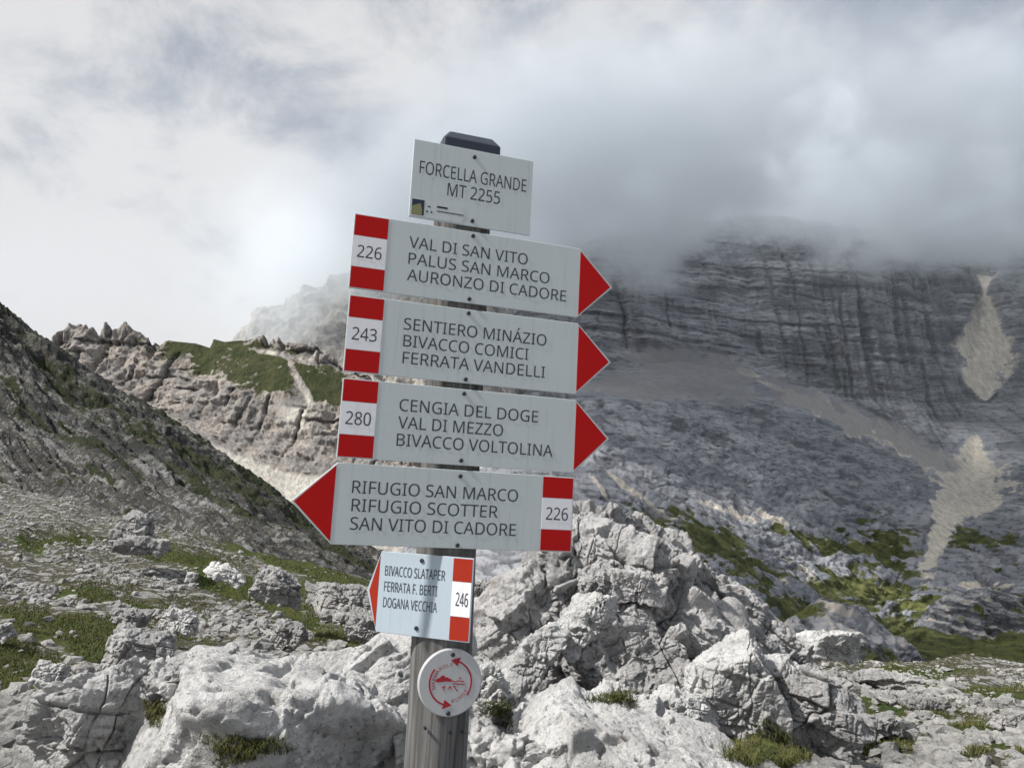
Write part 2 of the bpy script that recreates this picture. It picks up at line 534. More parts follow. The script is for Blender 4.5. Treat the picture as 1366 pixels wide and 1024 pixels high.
def c_disp(P, U, V, K):
    top, bot = c_rel(U, V)
    g = sstep(c_green(U, V), -.15, .25)
    steep = (1 - g) * sstep(bot, 0, 40)
    butt = fbm(np.stack([P[:, 0] / 17, P[:, 1] / 90, P[:, 2] / 120], -1), 4, 12, .5, True) - .5
    led = fbm(np.stack([P[:, 0] / 60, P[:, 1] / 60, P[:, 2] / 7], -1), 3, 14) - .5
    bl, vc = joints(P, 15, 10, 252, .22 * sstep(U, 240, 190))
    kx = P[:, 0] / 15 + (fbm(np.stack([P[:, 0] / 24, 0 * U, P[:, 2] / 24], -1), 5, 254, .6) - .5) * .7
    pid = _hash(np.floor(kx + .5 - .5).astype(np.int32), np.zeros(len(P), np.int32), np.zeros(len(P), np.int32), 77)
    rough = fbm(P / 12, 4, 15, .6) - .5
    tw = sstep(U, 240, 190)
    fine = fbm(P / 6, 5, 16, .68) - .5
    o = steep * (butt * (12 + 8 * tw) + (pid - .5) * (5 + 9 * tw) - 4 * bl - (6 + 4 * tw) * vc + led * 8 + rough * 6 + fine * 7) + (1 - steep) * (rough * 3 + fine * 2)
    e = sstep(top, 26, 0)
    z = steep * rough * 7 + e * (fbm(np.stack([P[:, 0] / 7, P[:, 0] * 0, P[:, 1] * 0], -1), 4, 19, .6) - .5) * 17 * (1 - g) - e * vc * 12 * (1 - g)
    return col3(-0.06 * o, -o, z)


def c_mask(P, U, V, K, Q):
    top, bot = c_rel(U, V)
    n = fbm(P / 16, 5, 23, .6)
    g = c_green(U, V)
    grass = .47 + np.clip(g, -1, .4) * 1.15 + (n - .5) * 1.9 + (fbm(P / 5, 4, 24, .6) - .5) * 1.0
    chute = np.maximum(ell(U, V, 405, 520, 60, 8, 62), ell(U, V, 360, 470, 34, 5, 10))
    chute = np.maximum(chute, ell(U, V, 395, 555, 46, 34, 35))
    chute = np.maximum(chute, ell(U, V, 410, 480, 26, 6, 12))
    grass = grass - np.clip(chute + .05 + (n - .5) * 2.2, 0, 1) * 1.3
    # the pale strip of scree at the foot of the crags
    scree = sstep(bot, 30, 10) * 1.1 + (n - .5) * .6
    scree = np.maximum(scree, np.clip(chute, 0, 1) * 1.2 * .8)
    gully = fbm(np.stack([P[:, 0] / 17, P[:, 1] / 90, P[:, 2] / 120], -1), 4, 12, .5, True)
    dark = np.clip(sstep(fbm(P / 22, 5, 29, .62), .5, .34) * .4 + sstep(gully, .5, .3) * .3 + .8 * np.maximum(*joints(P, 15, 10, 252, .22 * sstep(U, 240, 190))), 0, 1) * sstep(bot, 10, 45)
    return dict(grass=np.clip(grass, 0, 1), scree=np.clip(scree, 0, 1), dark=dark)


crag, CQ = sheet('mountain_ridge', CC, CR, 760, 420, M_CRAG, c_disp, c_mask)

# --- the grey peak behind them that goes up into the cloud
KC = [200, 290, 312, 322, 345, 360, 395, 420, 450, 500, 560, 640, 760, 900]
ksky = [520, 480, 458, 440, 420, 408, 392, 384, 372, 360, 350, 345, 560, 700]
KR = [[(620, 780.)] * 14,
      [(s + 60, 930.) for s in ksky],
      [(s, 1000.) for s in ksky],
      [(s + 150, 1250.) for s in ksky]]


def k_disp(P, U, V, K):
    a = fbm(np.stack([P[:, 0] / 50, P[:, 1] / 90, P[:, 2] / 110], -1), 5, 41, .58, True) - .5
    b = fbm(P / 18, 4, 43, .6) - .5
    return col3(-(a * 30 + b * 8) * .5, -(a * 40 + b * 14), b * 16)


def k_mask(P, U, V, K, Q):
    n = fbm(P / 35, 5, 47, .6)
    return dict(grass=np.zeros(len(P)), scree=sstep(n, .5, .62) * .8, dark=sstep(fbm(P / 26, 5, 48, .62), .5, .34) * .6)


peak, KQ = sheet('mountain_peak', KC, KR, 420, 300, M_PEAK, k_disp, k_mask)

# --- the big wall on the right, with its scree fans, benches and the valley floor below
MC = [520, 600, 700, 800, 900, 1000, 1100, 1200, 1300, 1366, 1500, 1800]
m_rows = [
    [(860, 60), (830, 60), (800, 60), (800, 60), (850, 70), (910, 90), (960, 110), (980, 130), (980, 150), (980, 150), (980, 150), (980, 150)],
    [(800, 140), (720, 140), (705, 140), (715, 150), (750, 180), (795, 220), (850, 290), (872, 320), (884, 340), (890, 340), (890, 340), (890, 340)],
    [(770, 240), (670, 240), (645, 240), (655, 260), (693, 300), (735, 380), (780, 470), (822, 540), (832, 560), (828, 520), (815, 480), (800, 450)],
    [(760, 500), (640, 500), (588, 500), (592, 520), (622, 600), (660, 700), (702, 800), (742, 850), (748, 860), (742, 810), (730, 780), (710, 750)],
    [(750, 850), (620, 850), (525, 850), (520, 860), (530, 930), (560, 1000), (590, 1050), (610, 1100), (612, 1150), (600, 1120), (585, 1080), (570, 1050)],
    [(745, 1000), (610, 1000), (505, 1000), (496, 1000), (480, 1080), (498, 1150), (525, 1180), (540, 1230), (530, 1280), (530, 1240), (520, 1200), (510, 1150)],
    [(740, 1060), (590, 1060), (410, 1060), (388, 1060), (378, 1150), (372, 1220), (368, 1260), (362, 1310), (360, 1420), (355, 1340), (345, 1280), (335, 1200)],
    [(730, 1200), (560, 1200), (345, 1200), (318, 1220), (302, 1300), (285, 1350), (300, 1380), (310, 1420), (305, 1480), (300, 1420), (290, 1380), (280, 1300)],
    [(760, 1500), (650, 1500), (430, 1500), (410, 1520), (400, 1600), (380, 1650), (390, 1680), (395, 1720), (380, 1780), (370, 1720), (360, 1680), (360, 1600)],
]


def m_cliff(U, V):
    """1 on the vertical wall, 0 on the benches below"""
    foot = np.interp(U, [600, 800, 900, 960, 1060, 1140, 1200, 1250, 1290, 1340, 1400], [506, 492, 474, 480, 494, 545, 590, 610, 560, 600, 600])
    return sstep(V, foot + 14, foot - 10), foot


FANS = [(1103, 545, 12, 22, -35), (1000, 498, 20, 5, 18), (1185, 572, 24, 6, 40), (1235, 600, 24, 4, 25), (1075, 533, 40, 7, 20), (1150, 556, 34, 5, 30), (1215, 590, 40, 6, 30), (1030, 515, 30, 5, 22)]
CHUTES = [[(366, 1312, 13), (390, 1311, 5), (420, 1310, 20), (450, 1312, 34), (490, 1315, 40), (515, 1315, 24), (534, 1316, 5)],
          [(580, 1300, 5), (605, 1299, 30), (635, 1298, 56), (662, 1298, 70), (678, 1285, 50), (692, 1266, 22), (730, 1247, 17), (760, 1232, 12)],
          [(528, 1060, 20), (545, 1090, 26), (565, 1140, 34), (590, 1200, 34), (615, 1245, 26), (640, 1270, 14)]]


def chutes(U, V):
    """the two scree cones below the gully on the right: 1 on their middle line, 0 at the edge"""
    out = np.full(len(U), -1.0)
    for c in CHUTES:
        v, uc, hw = np.array(c, float).T
        m_ = 1 - np.abs(U - np.interp(V, v, uc)) / np.interp(V, v, hw)
        out = np.maximum(out, np.where((V > v[0]) & (V < v[-1]), np.maximum(m_, -1), -1))
    return out


FANS2 = [(1190, 580, 110, 16, 27), (1060, 530, 70, 16, 20), (1130, 560, 80, 14, 24), (930, 500, 110, 34, 12), (850, 515, 90, 24, 0), (1250, 615, 50, 14, 24)]


def m_ben(P, U, V):
    """the edges of the beds, cropping out in lines that slant down to the right"""
    w = (fbm(np.stack([U / 90, V / 60, 0 * U], -1), 3, 57) - .5) * 46
    a = U * .97 + V * .22; b = V * .97 - U * .20 + w
    return .6 * fbm(np.stack([a / 46, b / 6.5, 0 * a], -1), 5, 58, .62) + .4 * fbm(np.stack([a / 16, b / 9, 0 * a + 5], -1), 4, 60, .6)


def m_joints(P):
    return joints(P, 38, 24, 152, .12 * sstep(P[:, 0], 380, 520))


def m_disp(P, U, V, K):
    cl, foot = m_cliff(U, V)
    w_ = fbm(P / 320, 2, 51) * 40
    zz = P[:, 2] + w_ + P[:, 0] * .03
    led = fbm(np.stack([P[:, 0] / 160, P[:, 1] * 0 + 3, zz / 15], -1), 4, 52, .62) - .5
    ver = fbm(np.stack([P[:, 0] / 22, P[:, 1] * 0, P[:, 2] / 190], -1), 4, 53, .55, True) - .5
    butt = fbm(np.stack([P[:, 0] / 120, P[:, 1] / 400, P[:, 2] / 260], -1), 3, 54) - .5
    rough = fbm(P / 16, 4, 55, .6) - .5
    right = sstep(U, 1040, 1120)
    o = cl * (led * (24 - 8 * right) + ver * (18 + 24 * right) + butt * 80 + rough * 9)
    bl, vc = m_joints(P)
    o = o - cl * (bl * 6 + vc * 9)
    fan = chutes(U, V)
    for f in FANS + FANS2:
        fan = np.maximum(fan, ell(U, V, *f))
    smooth = sstep(fan, -.2, .1)
    # benches: limestone pavement in low steps that slant down to the right
    zz2 = P[:, 2] + P[:, 0] * .10 + fbm(P / 70, 3, 57) * 26
    ben = m_ben(P, U, V) - .5
    kn = fbm(P / 30, 4, 59, .6) - .5
    near = np.clip(P[:, 1] / 700, .12, 1)
    b = (1 - cl) * (1 - smooth) * near * (ben * 16 + kn * 9 + rough * 6)
    o = o * (1 - .8 * smooth)
    return col3(-.2 * o, -o - .6 * b, b)


def m_mask(P, U, V, K, Q):
    cl, foot = m_cliff(U, V)
    n = fbm(P / 30, 5, 63, .6)
    nz = fbm(np.stack([U / 40, V / 9, P[:, 1] * 0], -1), 5, 64, .6)
    fan = np.full(len(P), -1.0); fan2 = fan.copy(); ch = chutes(U, V)
    wob = (fbm(np.stack([U / 14, V / 24, 0 * U], -1), 5, 71, .65) - .5) * 1.6
    for f in FANS:
        fan = np.maximum(fan, ell(U, V, *f) + wob * .6)
    for f in FANS2:
        fan2 = np.maximum(fan2, ell(U, V, *f) + wob * .5)
    scree = np.maximum(sstep(fan + (n - .5) * 1.6, -.25, .6) * .9, sstep(ch + wob * .8 + (n - .5) * 1.2 + (fbm(P / 8, 4, 67, .65) - .5) * .9, -.25, .6))
    fan = np.maximum(fan, ch)
    grey = sstep(fan2 + (n - .5) * 1.2, -.2, .5)
    # valley grass and dwarf shrubs in the lower part
    low = sstep(V, 600, 760)
    gl = [(1230, 860, 200, 46, 5), (1190, 725, 60, 40, 10), (935, 722, 130, 44, 30), (1150, 790, 130, 26, 12), (1290, 715, 60, 20, 0), (1000, 765, 60, 16, 30),
          (1080, 720, 80, 14, 20), (1230, 805, 90, 16, 0), (1100, 815, 120, 22, 18)]
    g = np.full(len(P), -1.0)
    for e in gl:
        g = np.maximum(g, ell(U, V, *e))
    grass = -.20 + .58 * low + .16 * sstep(U, 980, 1150) * sstep(V, 680, 740) + np.clip(g, -.4, .8) * .9 + (n - .5) * 1.1 + (nz - .5) * 1.2
    grass = grass - sstep(m_ben(P, U, V), .48, .60) * .55 + (fbm(P / 9, 4, 65, .6) - .5) * .7
    grass = grass + .55 * sstep(ell(U, V, 1250, 864, 210, 34) + (n - .5) * .8, -.05, .4)
    grass = np.where(cl > .5, 0, grass) * (1 - sstep(scree, .2, .6))
    # bare pale ribs below the benches, and sunlit patches painted as pale scree
    pale = np.maximum(ell(U, V, 1010, 690, 120, 14, 14), ell(U, V, 1100, 775, 150, 22, 12))
    pale = np.maximum(pale, ell(U, V, 1310, 785, 80, 16, -3))
    pale = np.maximum(pale, ell(U, V, 1240, 760, 16, 34, 20))
    scree = np.maximum(scree, sstep(pale, .05, .6) * .9 * sstep(n, .42, .56))
    path = ell(U, V, 855, 662, 75, 6, 34)
    path = np.maximum(path, ell(U, V, 800, 652, 30, 3.5, 50))
    scree = np.maximum(scree, sstep(path, .0, .4) * .75)
    grass = grass * (1 - sstep(path, .0, .4))
    w_ = fbm(P / 320, 2, 51) * 40
    zz = P[:, 2] + w_ + P[:, 0] * .03
    led = fbm(np.stack([P[:, 0] / 160, P[:, 1] * 0 + 3, zz / 15], -1), 4, 52, .62)
    zz2 = P[:, 2] + P[:, 0] * .10 + fbm(P / 70, 3, 57) * 26
    ben = m_ben(P, U, V)
    dark = cl * sstep(led, .50, .40) * .75 + (1 - cl) * sstep(ben, .50, .38) * .9  # dark ledges on the wall paint in relief shading, beside real dark streaks
    ver = fbm(np.stack([P[:, 0] / 22, P[:, 1] * 0, P[:, 2] / 190], -1), 4, 53, .55, True)
    dark = np.maximum(dark, cl * sstep(ver, .46, .34) * .85 * (.35 + .65 * sstep(U, 1000, 1100)))
    dark = dark * sstep(fbm(P / 70, 3, 66), .3, .55)
    bl, vc = m_joints(P)
    dark = np.maximum(dark * .8, cl * np.maximum(bl * .6, vc * .55))
    dark = dark * (1 - sstep(np.maximum(fan, fan2), -.1, .2))
    return dict(grass=np.clip(grass, 0, 1), scree=np.clip(scree, 0, 1), dark=np.clip(dark, 0, 1), scree_grey=grey)


mount, MQ = sheet('mountain', MC, m_rows, 1000, 800, M_MOUNT, m_disp, m_mask)

# --- dark rocky rises in the valley
for cols, skyv, Yk, drop in (([1030, 1060, 1090, 1110, 1140, 1170, 1200, 1230, 1260], [850, 822, 806, 802, 812, 830, 852, 878, 900], 170., 90),
                             ([1190, 1220, 1245, 1270, 1300, 1340, 1380, 1450, 1600], [868, 832, 804, 792, 786, 790, 788, 780, 770], 500., 88)):
    k0, k1 = (.84, .94) if Yk < 200 else (.93, .965)
    rr = [[(s + drop, Yk * k0) for s in skyv], [(s + 34, Yk * k1) for s in skyv], [(s + 12, Yk * .98) for s in skyv],
          [(s, Yk) for s in skyv], [(s + 30, Yk * 1.1) for s in skyv], [(s + 130, Yk * 1.25) for s in skyv]]

    def r_disp(P, U, V, K):
        n = fbm(P / 9, 4, 81, .6, True) - .5
        s_ = fbm(np.stack([P[:, 0] / 14, P[:, 1] / 14, (P[:, 2] + P[:, 0] * .3) / 1.6], -1), 4, 82, .6) - .5
        return col3(0 * n, -(n * 4 + s_ * 4), n * 5 + s_ * 1.5)

    def r_mask(P, U, V, K, Q):
        n = fbm(P / 7, 5, 83, .6)
        s_ = fbm(np.stack([P[:, 0] / 14, P[:, 1] / 14, (P[:, 2] + P[:, 0] * .3) / 1.6], -1), 4, 82, .6)
        return dict(grass=np.clip(.25 + (n - .5) * 2, 0, 1), scree=sstep(s_, .5, .62) * .55, dark=sstep(s_, .54, .40))

    sheet('terrain', cols, rr, 300, 160, M_MOUNT, r_disp, r_mask)

# a low plain under everything, out to the horizon
me = bpy.data.meshes.new('land')
me.from_pydata([(-9000, -9000, -260), (9000, -9000, -260), (9000, 12000, -260), (-9000, 12000, -260)], [], [(0, 1, 2, 3)])
me.materials.append(M_MOUNT)
tag(link(bpy.data.objects.new('land', me)), kind='structure')


# ------------------------------------------------------------------ rocks
_ico = {}


def ico(n):
    if n in _ico:
        return _ico[n]
    t = (1 + 5 ** .5) / 2
    V = [(-1, t, 0), (1, t, 0), (-1, -t, 0), (1, -t, 0), (0, -1, t), (0, 1, t), (0, -1, -t), (0, 1, -t), (t, 0, -1), (t, 0, 1), (-t, 0, -1), (-t, 0, 1)]
    Fc = [(0, 11, 5), (0, 5, 1), (0, 1, 7), (0, 7, 10), (0, 10, 11), (1, 5, 9), (5, 11, 4), (11, 10, 2), (10, 7, 6), (7, 1, 8),
          (3, 9, 4), (3, 4, 2), (3, 2, 6), (3, 6, 8), (3, 8, 9), (4, 9, 5), (2, 4, 11), (6, 2, 10), (8, 6, 7), (9, 8, 1)]
    V = np.array(V, float); V /= np.linalg.norm(V, axis=1)[:, None]
    Fc = np.array(Fc)
    for _ in range(n):
        e = np.sort(np.concatenate([Fc[:, [0, 1]], Fc[:, [1, 2]], Fc[:, [2, 0]]]), 1)
        key = e[:, 0].astype(np.int64) * 10 ** 8 + e[:, 1]
        uq, inv = np.unique(key, return_inverse=True)
        a, b = uq // 10 ** 8, uq % 10 ** 8
        mid = V[a] + V[b]; mid /= np.linalg.norm(mid, axis=1)[:, None]
        k = len(Fc); m0 = inv[:k] + len(V); m1 = inv[k:2 * k] + len(V); m2 = inv[2 * k:] + len(V)
        V = np.concatenate([V, mid])
        Fc = np.concatenate([np.stack([Fc[:, 0], m0, m2], 1), np.stack([Fc[:, 1], m1, m0], 1), np.stack([Fc[:, 2], m2, m1], 1), np.stack([m0, m1, m2], 1)])
    _ico[n] = (V, Fc)
    return _ico[n]


def relax(a, Fc, times):
    """neighbour averaging of a value on a mesh, so that a step spans a few faces"""
    i = np.concatenate([Fc[:, 0], Fc[:, 1], Fc[:, 2]]); j = np.concatenate([Fc[:, 1], Fc[:, 2], Fc[:, 0]])
    n = np.bincount(i, minlength=len(a))
    for _ in range(times):
        a = .35 * a + .65 * np.bincount(i, a[j], len(a)) / n
    return a


def rock_shape(size, seed, sub, sharp=30, nplanes=7, rough=1.0, crack=1.0, bed=(0.2, 0.1, 1.0), bedstep=0.16, rotm=None, facet=.70):
    """a broken block of bedded limestone: a rounded polytope, joints, weathered surface; metres"""
    rs = np.random.RandomState(seed)
    D, Fc = ico(sub)
    N = [np.array(a, float) for a in ((1, 0, 0), (-1, 0, 0), (0, 1, 0), (0, -1, 0), (0, 0, 1), (0, 0, -1))]
    N = [n + rs.normal(0, .16, 3) for n in N]
    dist = [rs.uniform(.85, 1.0) for _ in N]
    for _ in range(nplanes):
        n = rs.normal(0, 1, 3); n[2] = abs(n[2]) * .8 if rs.rand() < .7 else n[2]
        N.append(n); dist.append(rs.uniform(.82, 1.06))
    N = np.array(N); N /= np.linalg.norm(N, axis=1)[:, None]
    dist = np.array(dist)
    q = np.maximum(D @ N.T, 0) / dist
    r = (q ** sharp).sum(1) ** (-1.0 / sharp)
    half = np.array(size) / 2
    X = D * r[:, None] * half
    if rotm is not None:
        X = X @ np.asarray(rotm).T
        D = D / half; D = D @ np.asarray(rotm).T
        D /= np.linalg.norm(D, axis=1)[:, None]
    off = rs.uniform(-50, 50, 3)
    s = float(np.cbrt(size[0] * size[1] * size[2]))
    Pn = X + off
    b = np.array(bed, float); b /= np.linalg.norm(b)
    # large undulation, then bedding steps and joints that cut straight through, then chipped facets
    d = (fbm(Pn * (1.3 / s), 3, seed) - .5) * .17 * s
    warp = (fbm(Pn * (1.6 / s), 3, seed + 2) - .5)
    ref = np.array([.35, 1.0, .2]); j1 = np.cross(b, ref); j1 /= np.linalg.norm(j1)
    j2 = np.cross(b, j1); j2 = j2 + .35 * j1 + .2 * b; j2 /= np.linalg.norm(j2)
    zero = np.zeros(len(Pn), np.int32)
    ks, lines = [], 0
    for fi, (nv_, stp, wd) in enumerate(((b, bedstep, .05), (j1, bedstep * 1.9, .026), (j2, bedstep * 1.5, .03))):
        step = stp * s / .16 * .30
        k = Pn @ nv_ / step + warp * .5 + rs.uniform(0, 9)
        kr = np.floor(k + .5).astype(np.int32)
        vis = _hash(kr, zero, zero + fi, seed + 40) * .6 + fbm(Pn * (2.6 / s) + fi * 7.1, 2, seed + 50 + fi) * .9 - .72
        dd = np.abs(k - np.floor(k + .5)) * step
        wdt = wd * (.12 + .25 * fbm(Pn * (4 / s), 2, seed + 60 + fi)) * s
        lines = np.maximum(lines, np.exp(-(dd / np.maximum(wdt, .004)) ** 2) * sstep(vis, -.04, .14))
        ks.append(np.floor(k).astype(np.int32))
    lev = relax(_hash(ks[0], ks[1], ks[2], seed + 70), Fc, 4 if sub > 6 else 2)
    fine = 0
    for fi, (nv_, stp) in enumerate(((b, .055), (j1, .10), (j2, .085))):
        step = stp * (s / .5) ** .5
        k = Pn @ nv_ / step + (fbm(Pn * (3.5 / s), 3, seed + 5) - .5) * 1.6 + rs.uniform(0, 9)
        kr = np.floor(k + .5).astype(np.int32)
        vis = _hash(kr, zero, zero + fi, seed + 90) * .5 + fbm(Pn * (5 / s) + fi * 3.3, 2, seed + 95 + fi) * 1.1 - .86
        dd = np.abs(k - np.floor(k + .5)) * step
        fine = np.maximum(fine, np.exp(-(dd / .009) ** 2) * sstep(vis, -.02, .10))
    d += crack * ((lev - .5) * min(.15 * s, .10) - .11 * s * lines) - (.3 + .7 * min(crack, 1)) * .024 * fine
    fac = 0
    for q, (fs, am) in enumerate(((2.2, facet), (6.5, .36), (15., .14))):
        P2 = Pn * (fs / s) + (fbm(Pn * (fs * 1.5 / s), 2, 9) - .5)[:, None] * .35
        c1, id1, _f, off = cells(P2, seed + q, True)
        nv_ = np.stack([(id1 * 7.13) % 1, (id1 * 13.7) % 1, (id1 * 29.3) % 1], 1) - .5
        amp = am * s / fs * (.5 + .5 * crack)
        fac = fac + amp * ((off * nv_).sum(1) + (id1 - .5) * .25)
    d += relax(fac, Fc, 4 if sub > 6 else 1)
    pit = fbm(Pn * 8.0, 3, seed + 8, .6)
    d += rough * ((fbm(Pn * 4.5, 4, seed + 4, .55) - .5) * .022 + (fbm(Pn * 15, 4, seed + 6, .65) - .5) * .032
                  - .040 * sstep(pit, .62, .70))
    return X + D * d[:, None], Fc


def rot_view(tilt, yaw=0.0, pitch=0.0):
    return np.array(Matrix.Rotation(math.radians(-tilt), 3, 'Y') @ Matrix.Rotation(math.radians(pitch), 3, 'X') @ Matrix.Rotation(math.radians(yaw), 3, 'Z'))


def rock(name, u, v, pw, ph, Y, tilt=0, yaw=0, seed=1, sub=6, mat=None, parent=None, deep=0.8, **kw):
    """a rock whose outline measures about pw x ph photo pixels at the distance Y"""
    c = at(u, v, Y)
    k = Y / F_PX * (.88 if parent is None else .97)
    size = (pw * k, (pw * .5 + ph * .5) * k * deep, ph * k)
    V, Fc = rock_shape(size, seed, sub, rotm=rot_view(tilt, yaw), **kw)
    base = np.array([0, 0, V[:, 2].min()])
    o = mesh_np(name, V - (base if parent is None else 0), Fc, mat or M_ROCK, parent)
    o.location = c + base if parent is None else c - np.array(parent.location)
    return o


def outcrop(name, label, loc_uvY, pieces, cat='rock outcrop', mat=None):
    e = bpy.data.objects.new(name, None)
    e.empty_display_size = .2
    link(e); e.location = at(*loc_uvY)
    tag(e, label, cat)
    for i, p in enumerate(pieces):
        d = dict(p[6]) if len(p) > 6 else {}
        rock('rock_block', p[0], p[1], p[2], p[3], p[4], tilt=p[5], parent=e, mat=d.pop('mat', mat), **d)
    return e


# foreground bedrock on the left, in front of the camera
outcrop('bedrock_slab', 'broad pale bedrock hump behind the wooden post, with grass growing in its hollows', (330, 1080, 4.6), [
    (360, 1010, 440, 250, 4.9, 3, dict(seed=11, sub=7, crack=.42, rough=.8, deep=1.1, bed=(.5, .2, .8), bedstep=.4)),
    (500, 935, 260, 130, 5.2, 24, dict(seed=12, sub=7, crack=.45, bed=(-.5, .1, 1), bedstep=.3)),
    (535, 1000, 260, 150, 4.9, 10, dict(seed=24, sub=6, crack=.45)),
    (142, 990, 140, 180, 4.9, 18, dict(seed=13, sub=7, crack=.6)),
    (170, 925, 62, 70, 4.9, 30, dict(seed=14, sub=6, crack=.6)),
    (236, 915, 80, 80, 4.95, 10, dict(seed=15, sub=6, crack=.6)),
    (124, 950, 60, 70, 4.85, -20, dict(seed=16, sub=6, crack=.6)),
    (300, 905, 150, 60, 5.3, 0, dict(seed=17, sub=6, crack=.6)),
    (330, 1052, 150, 110, 4.3, 8, dict(seed=18, sub=6, crack=.5)),
])
outcrop('bedrock_slab', 'smooth pale bedrock shelf sloping down at the foot of the craggy outcrop, right of the post', (820, 1080, 4.8), [
    (830, 1045, 400, 170, 5.0, -9, dict(seed=21, sub=7, crack=.3, deep=1.1, bed=(.1, .1, 1), bedstep=.5)),
    (680, 1040, 150, 130, 4.9, 0, dict(seed=22, sub=6, crack=.6)),
    (690, 960, 170, 60, 6.0, -5, dict(seed=23, sub=6, crack=1.0)),
    (790, 955, 190, 50, 6.3, 5, dict(seed=25, sub=6, crack=1.0)),
    (650, 930, 60, 80, 6.0, 5, dict(seed=26, sub=6)),
])

# the craggy outcrop right of the signpost
M_R2 = M_ROCK
outcrop('rock_outcrop', 'big craggy grey outcrop with deep cracks rising to a point behind the signpost', (850, 980, 8.6), [
    (842, 915, 400, 220, 9.0, 0, dict(seed=31, sub=6, crack=1.0)),
    (798, 700, 124, 50, 8.7, -6, dict(seed=32, sub=6, crack=1.1, bed=(-.2, .1, 1))),
    (805, 745, 200, 92, 8.3, -12, dict(seed=33, sub=7, crack=1.0, bed=(.25, .1, 1), bedstep=.26)),
    (884, 738, 120, 56, 8.8, -34, dict(seed=34, sub=6, bed=(.6, .1, .8))),
    (934, 778, 120, 52, 8.9, -38, dict(seed=35, sub=6, bed=(.6, .1, .8))),
    (984, 815, 116, 54, 8.9, -36, dict(seed=36, sub=6, bed=(.6, .1, .8))),
    (1036, 858, 112, 54, 8.9, -40, dict(seed=37, sub=6, bed=(.6, .1, .8))),
    (876, 775, 120, 74, 8.45, -30, dict(seed=45, sub=6, bed=(.6, .1, .8))),
    (930, 820, 130, 76, 8.5, -36, dict(seed=46, sub=6, bed=(.6, .1, .8))),
    (992, 866, 130, 76, 8.5, -36, dict(seed=47, sub=6, bed=(.6, .1, .8))),
    (890, 842, 190, 110, 8.15, -28, dict(seed=48, sub=7, bed=(.6, .1, .8), bedstep=.26)),
    (735, 780, 150, 74, 8.3, 28, dict(seed=38, sub=6, crack=.9, bed=(-.5, .1, .9))),
    (690, 822, 140, 80, 8.1, 34, dict(seed=49, sub=6, crack=.9, bed=(-.5, .1, .9))),
    (668, 872, 90, 120, 8.0, 20, dict(seed=39, sub=6, crack=.8, bed=(-.5, .1, .9))),
    (838, 878, 190, 110, 7.7, 16, dict(seed=40, sub=7, crack=.8, bed=(-.3, .1, .9), bedstep=.26)),
    (852, 782, 78, 48, 7.75, -12, dict(seed=41, sub=6, crack=.35, sharp=40)),
    (796, 776, 58, 46, 7.85, -4, dict(seed=42, sub=6, crack=.35, sharp=40)),
    (845, 826, 60, 40, 7.75, -20, dict(seed=29, sub=5, crack=.5)),
    (700, 905, 110, 90, 7.7, 10, dict(seed=43, sub=6)),
    (1000, 940, 180, 100, 8.2, -15, dict(seed=44, sub=6)),
], mat=M_ROCK_DARK)


def boulder(label, *a, group=None, **k):
    k.setdefault('facet', .42)
    o = rock('boulder', *a, **k)
    return tag(o, label, 'boulder', group)


boulder('long grey boulder leaning against the middle of the outcrop, upper of two slanted blocks', 776, 828, 118, 56, 7.5, 47, seed=51, sub=6, crack=.4)
boulder('long pale boulder standing on a slant at the left foot of the craggy outcrop', 708, 880, 118, 56, 7.1, 56, seed=52, sub=6, crack=.35)
boulder('large rounded boulder with a shadowed side, beneath the long diagonal crack of the outcrop', 968, 920, 150, 130, 7.2, 18, seed=53, sub=7, crack=.45)
boulder('small angular block lying in front of the large rounded boulder', 905, 950, 92, 78, 6.8, 25, seed=54, sub=6, crack=.35)
boulder('upright cracked boulder at the lower right end of the outcrop, above the largest tuft', 1092, 948, 110, 130, 7.3, -12, seed=55, sub=7, crack=.9, mat=M_ROCK_DARK)
boulder('knobbly grey boulder squeezed between the craggy outcrop and the upright cracked boulder', 1040, 925, 90, 110, 7.7, -10, seed=56, sub=6, crack=.9)
boulder('flat pale stone lying on the smooth bedrock shelf beside the post', 742, 1006, 96, 42, 4.7, 8, seed=57, sub=6, crack=.3)
boulder('pale flat topped slab on the skyline beyond the right end of the outcrop', 1105, 862, 88, 46, 12.0, -4, seed=58, sub=6, crack=.6)
# stones on the slope to the left
boulder('tall heap shaped boulder on the far left turf, highest of the loose rocks', 180, 708, 52, 60, 26, 0, seed=61, sub=6, crack=1.3, mat=M_ROCK_MID)
boulder('wide low boulder at the foot of the tall heap shaped one', 190, 728, 84, 26, 25, -4, seed=62, sub=5, crack=1.2, mat=M_ROCK_MID)
boulder('pointed grey boulder on the turf left of the lowest sign, left one of a pair', 372, 782, 76, 46, 15, -22, seed=63, sub=6, mat=M_ROCK_MID)
boulder('long rounded boulder half hidden by the lowest sign', 458, 800, 104, 56, 14.5, -14, seed=64, sub=6, mat=M_ROCK_MID)
boulder('small rounded boulder in the stones below the pointed pair', 386, 842, 50, 36, 12, -12, seed=65, sub=6, mat=M_ROCK_MID)
boulder('bright rounded boulder among small stones, left of the small rounded boulder', 240, 828, 58, 38, 12.5, -14, seed=66, sub=6)
boulder('low grey boulder pair beside the turf, upper left of the bedrock hump', 172, 824, 56, 26, 13, -10, seed=67, sub=5, mat=M_ROCK_MID)
boulder('large cracked boulder just behind the upper left of the bedrock hump', 192, 864, 108, 54, 9, -6, seed=68, sub=6, crack=1.2, mat=M_ROCK_DARK)
boulder('lone round boulder on the turf left of the bedrock hump', 66, 898, 50, 40, 9, -15, seed=69, sub=6)
boulder('low stone lying in the green band above the pointed boulder', 304, 765, 60, 20, 18, -26, seed=70, sub=5)
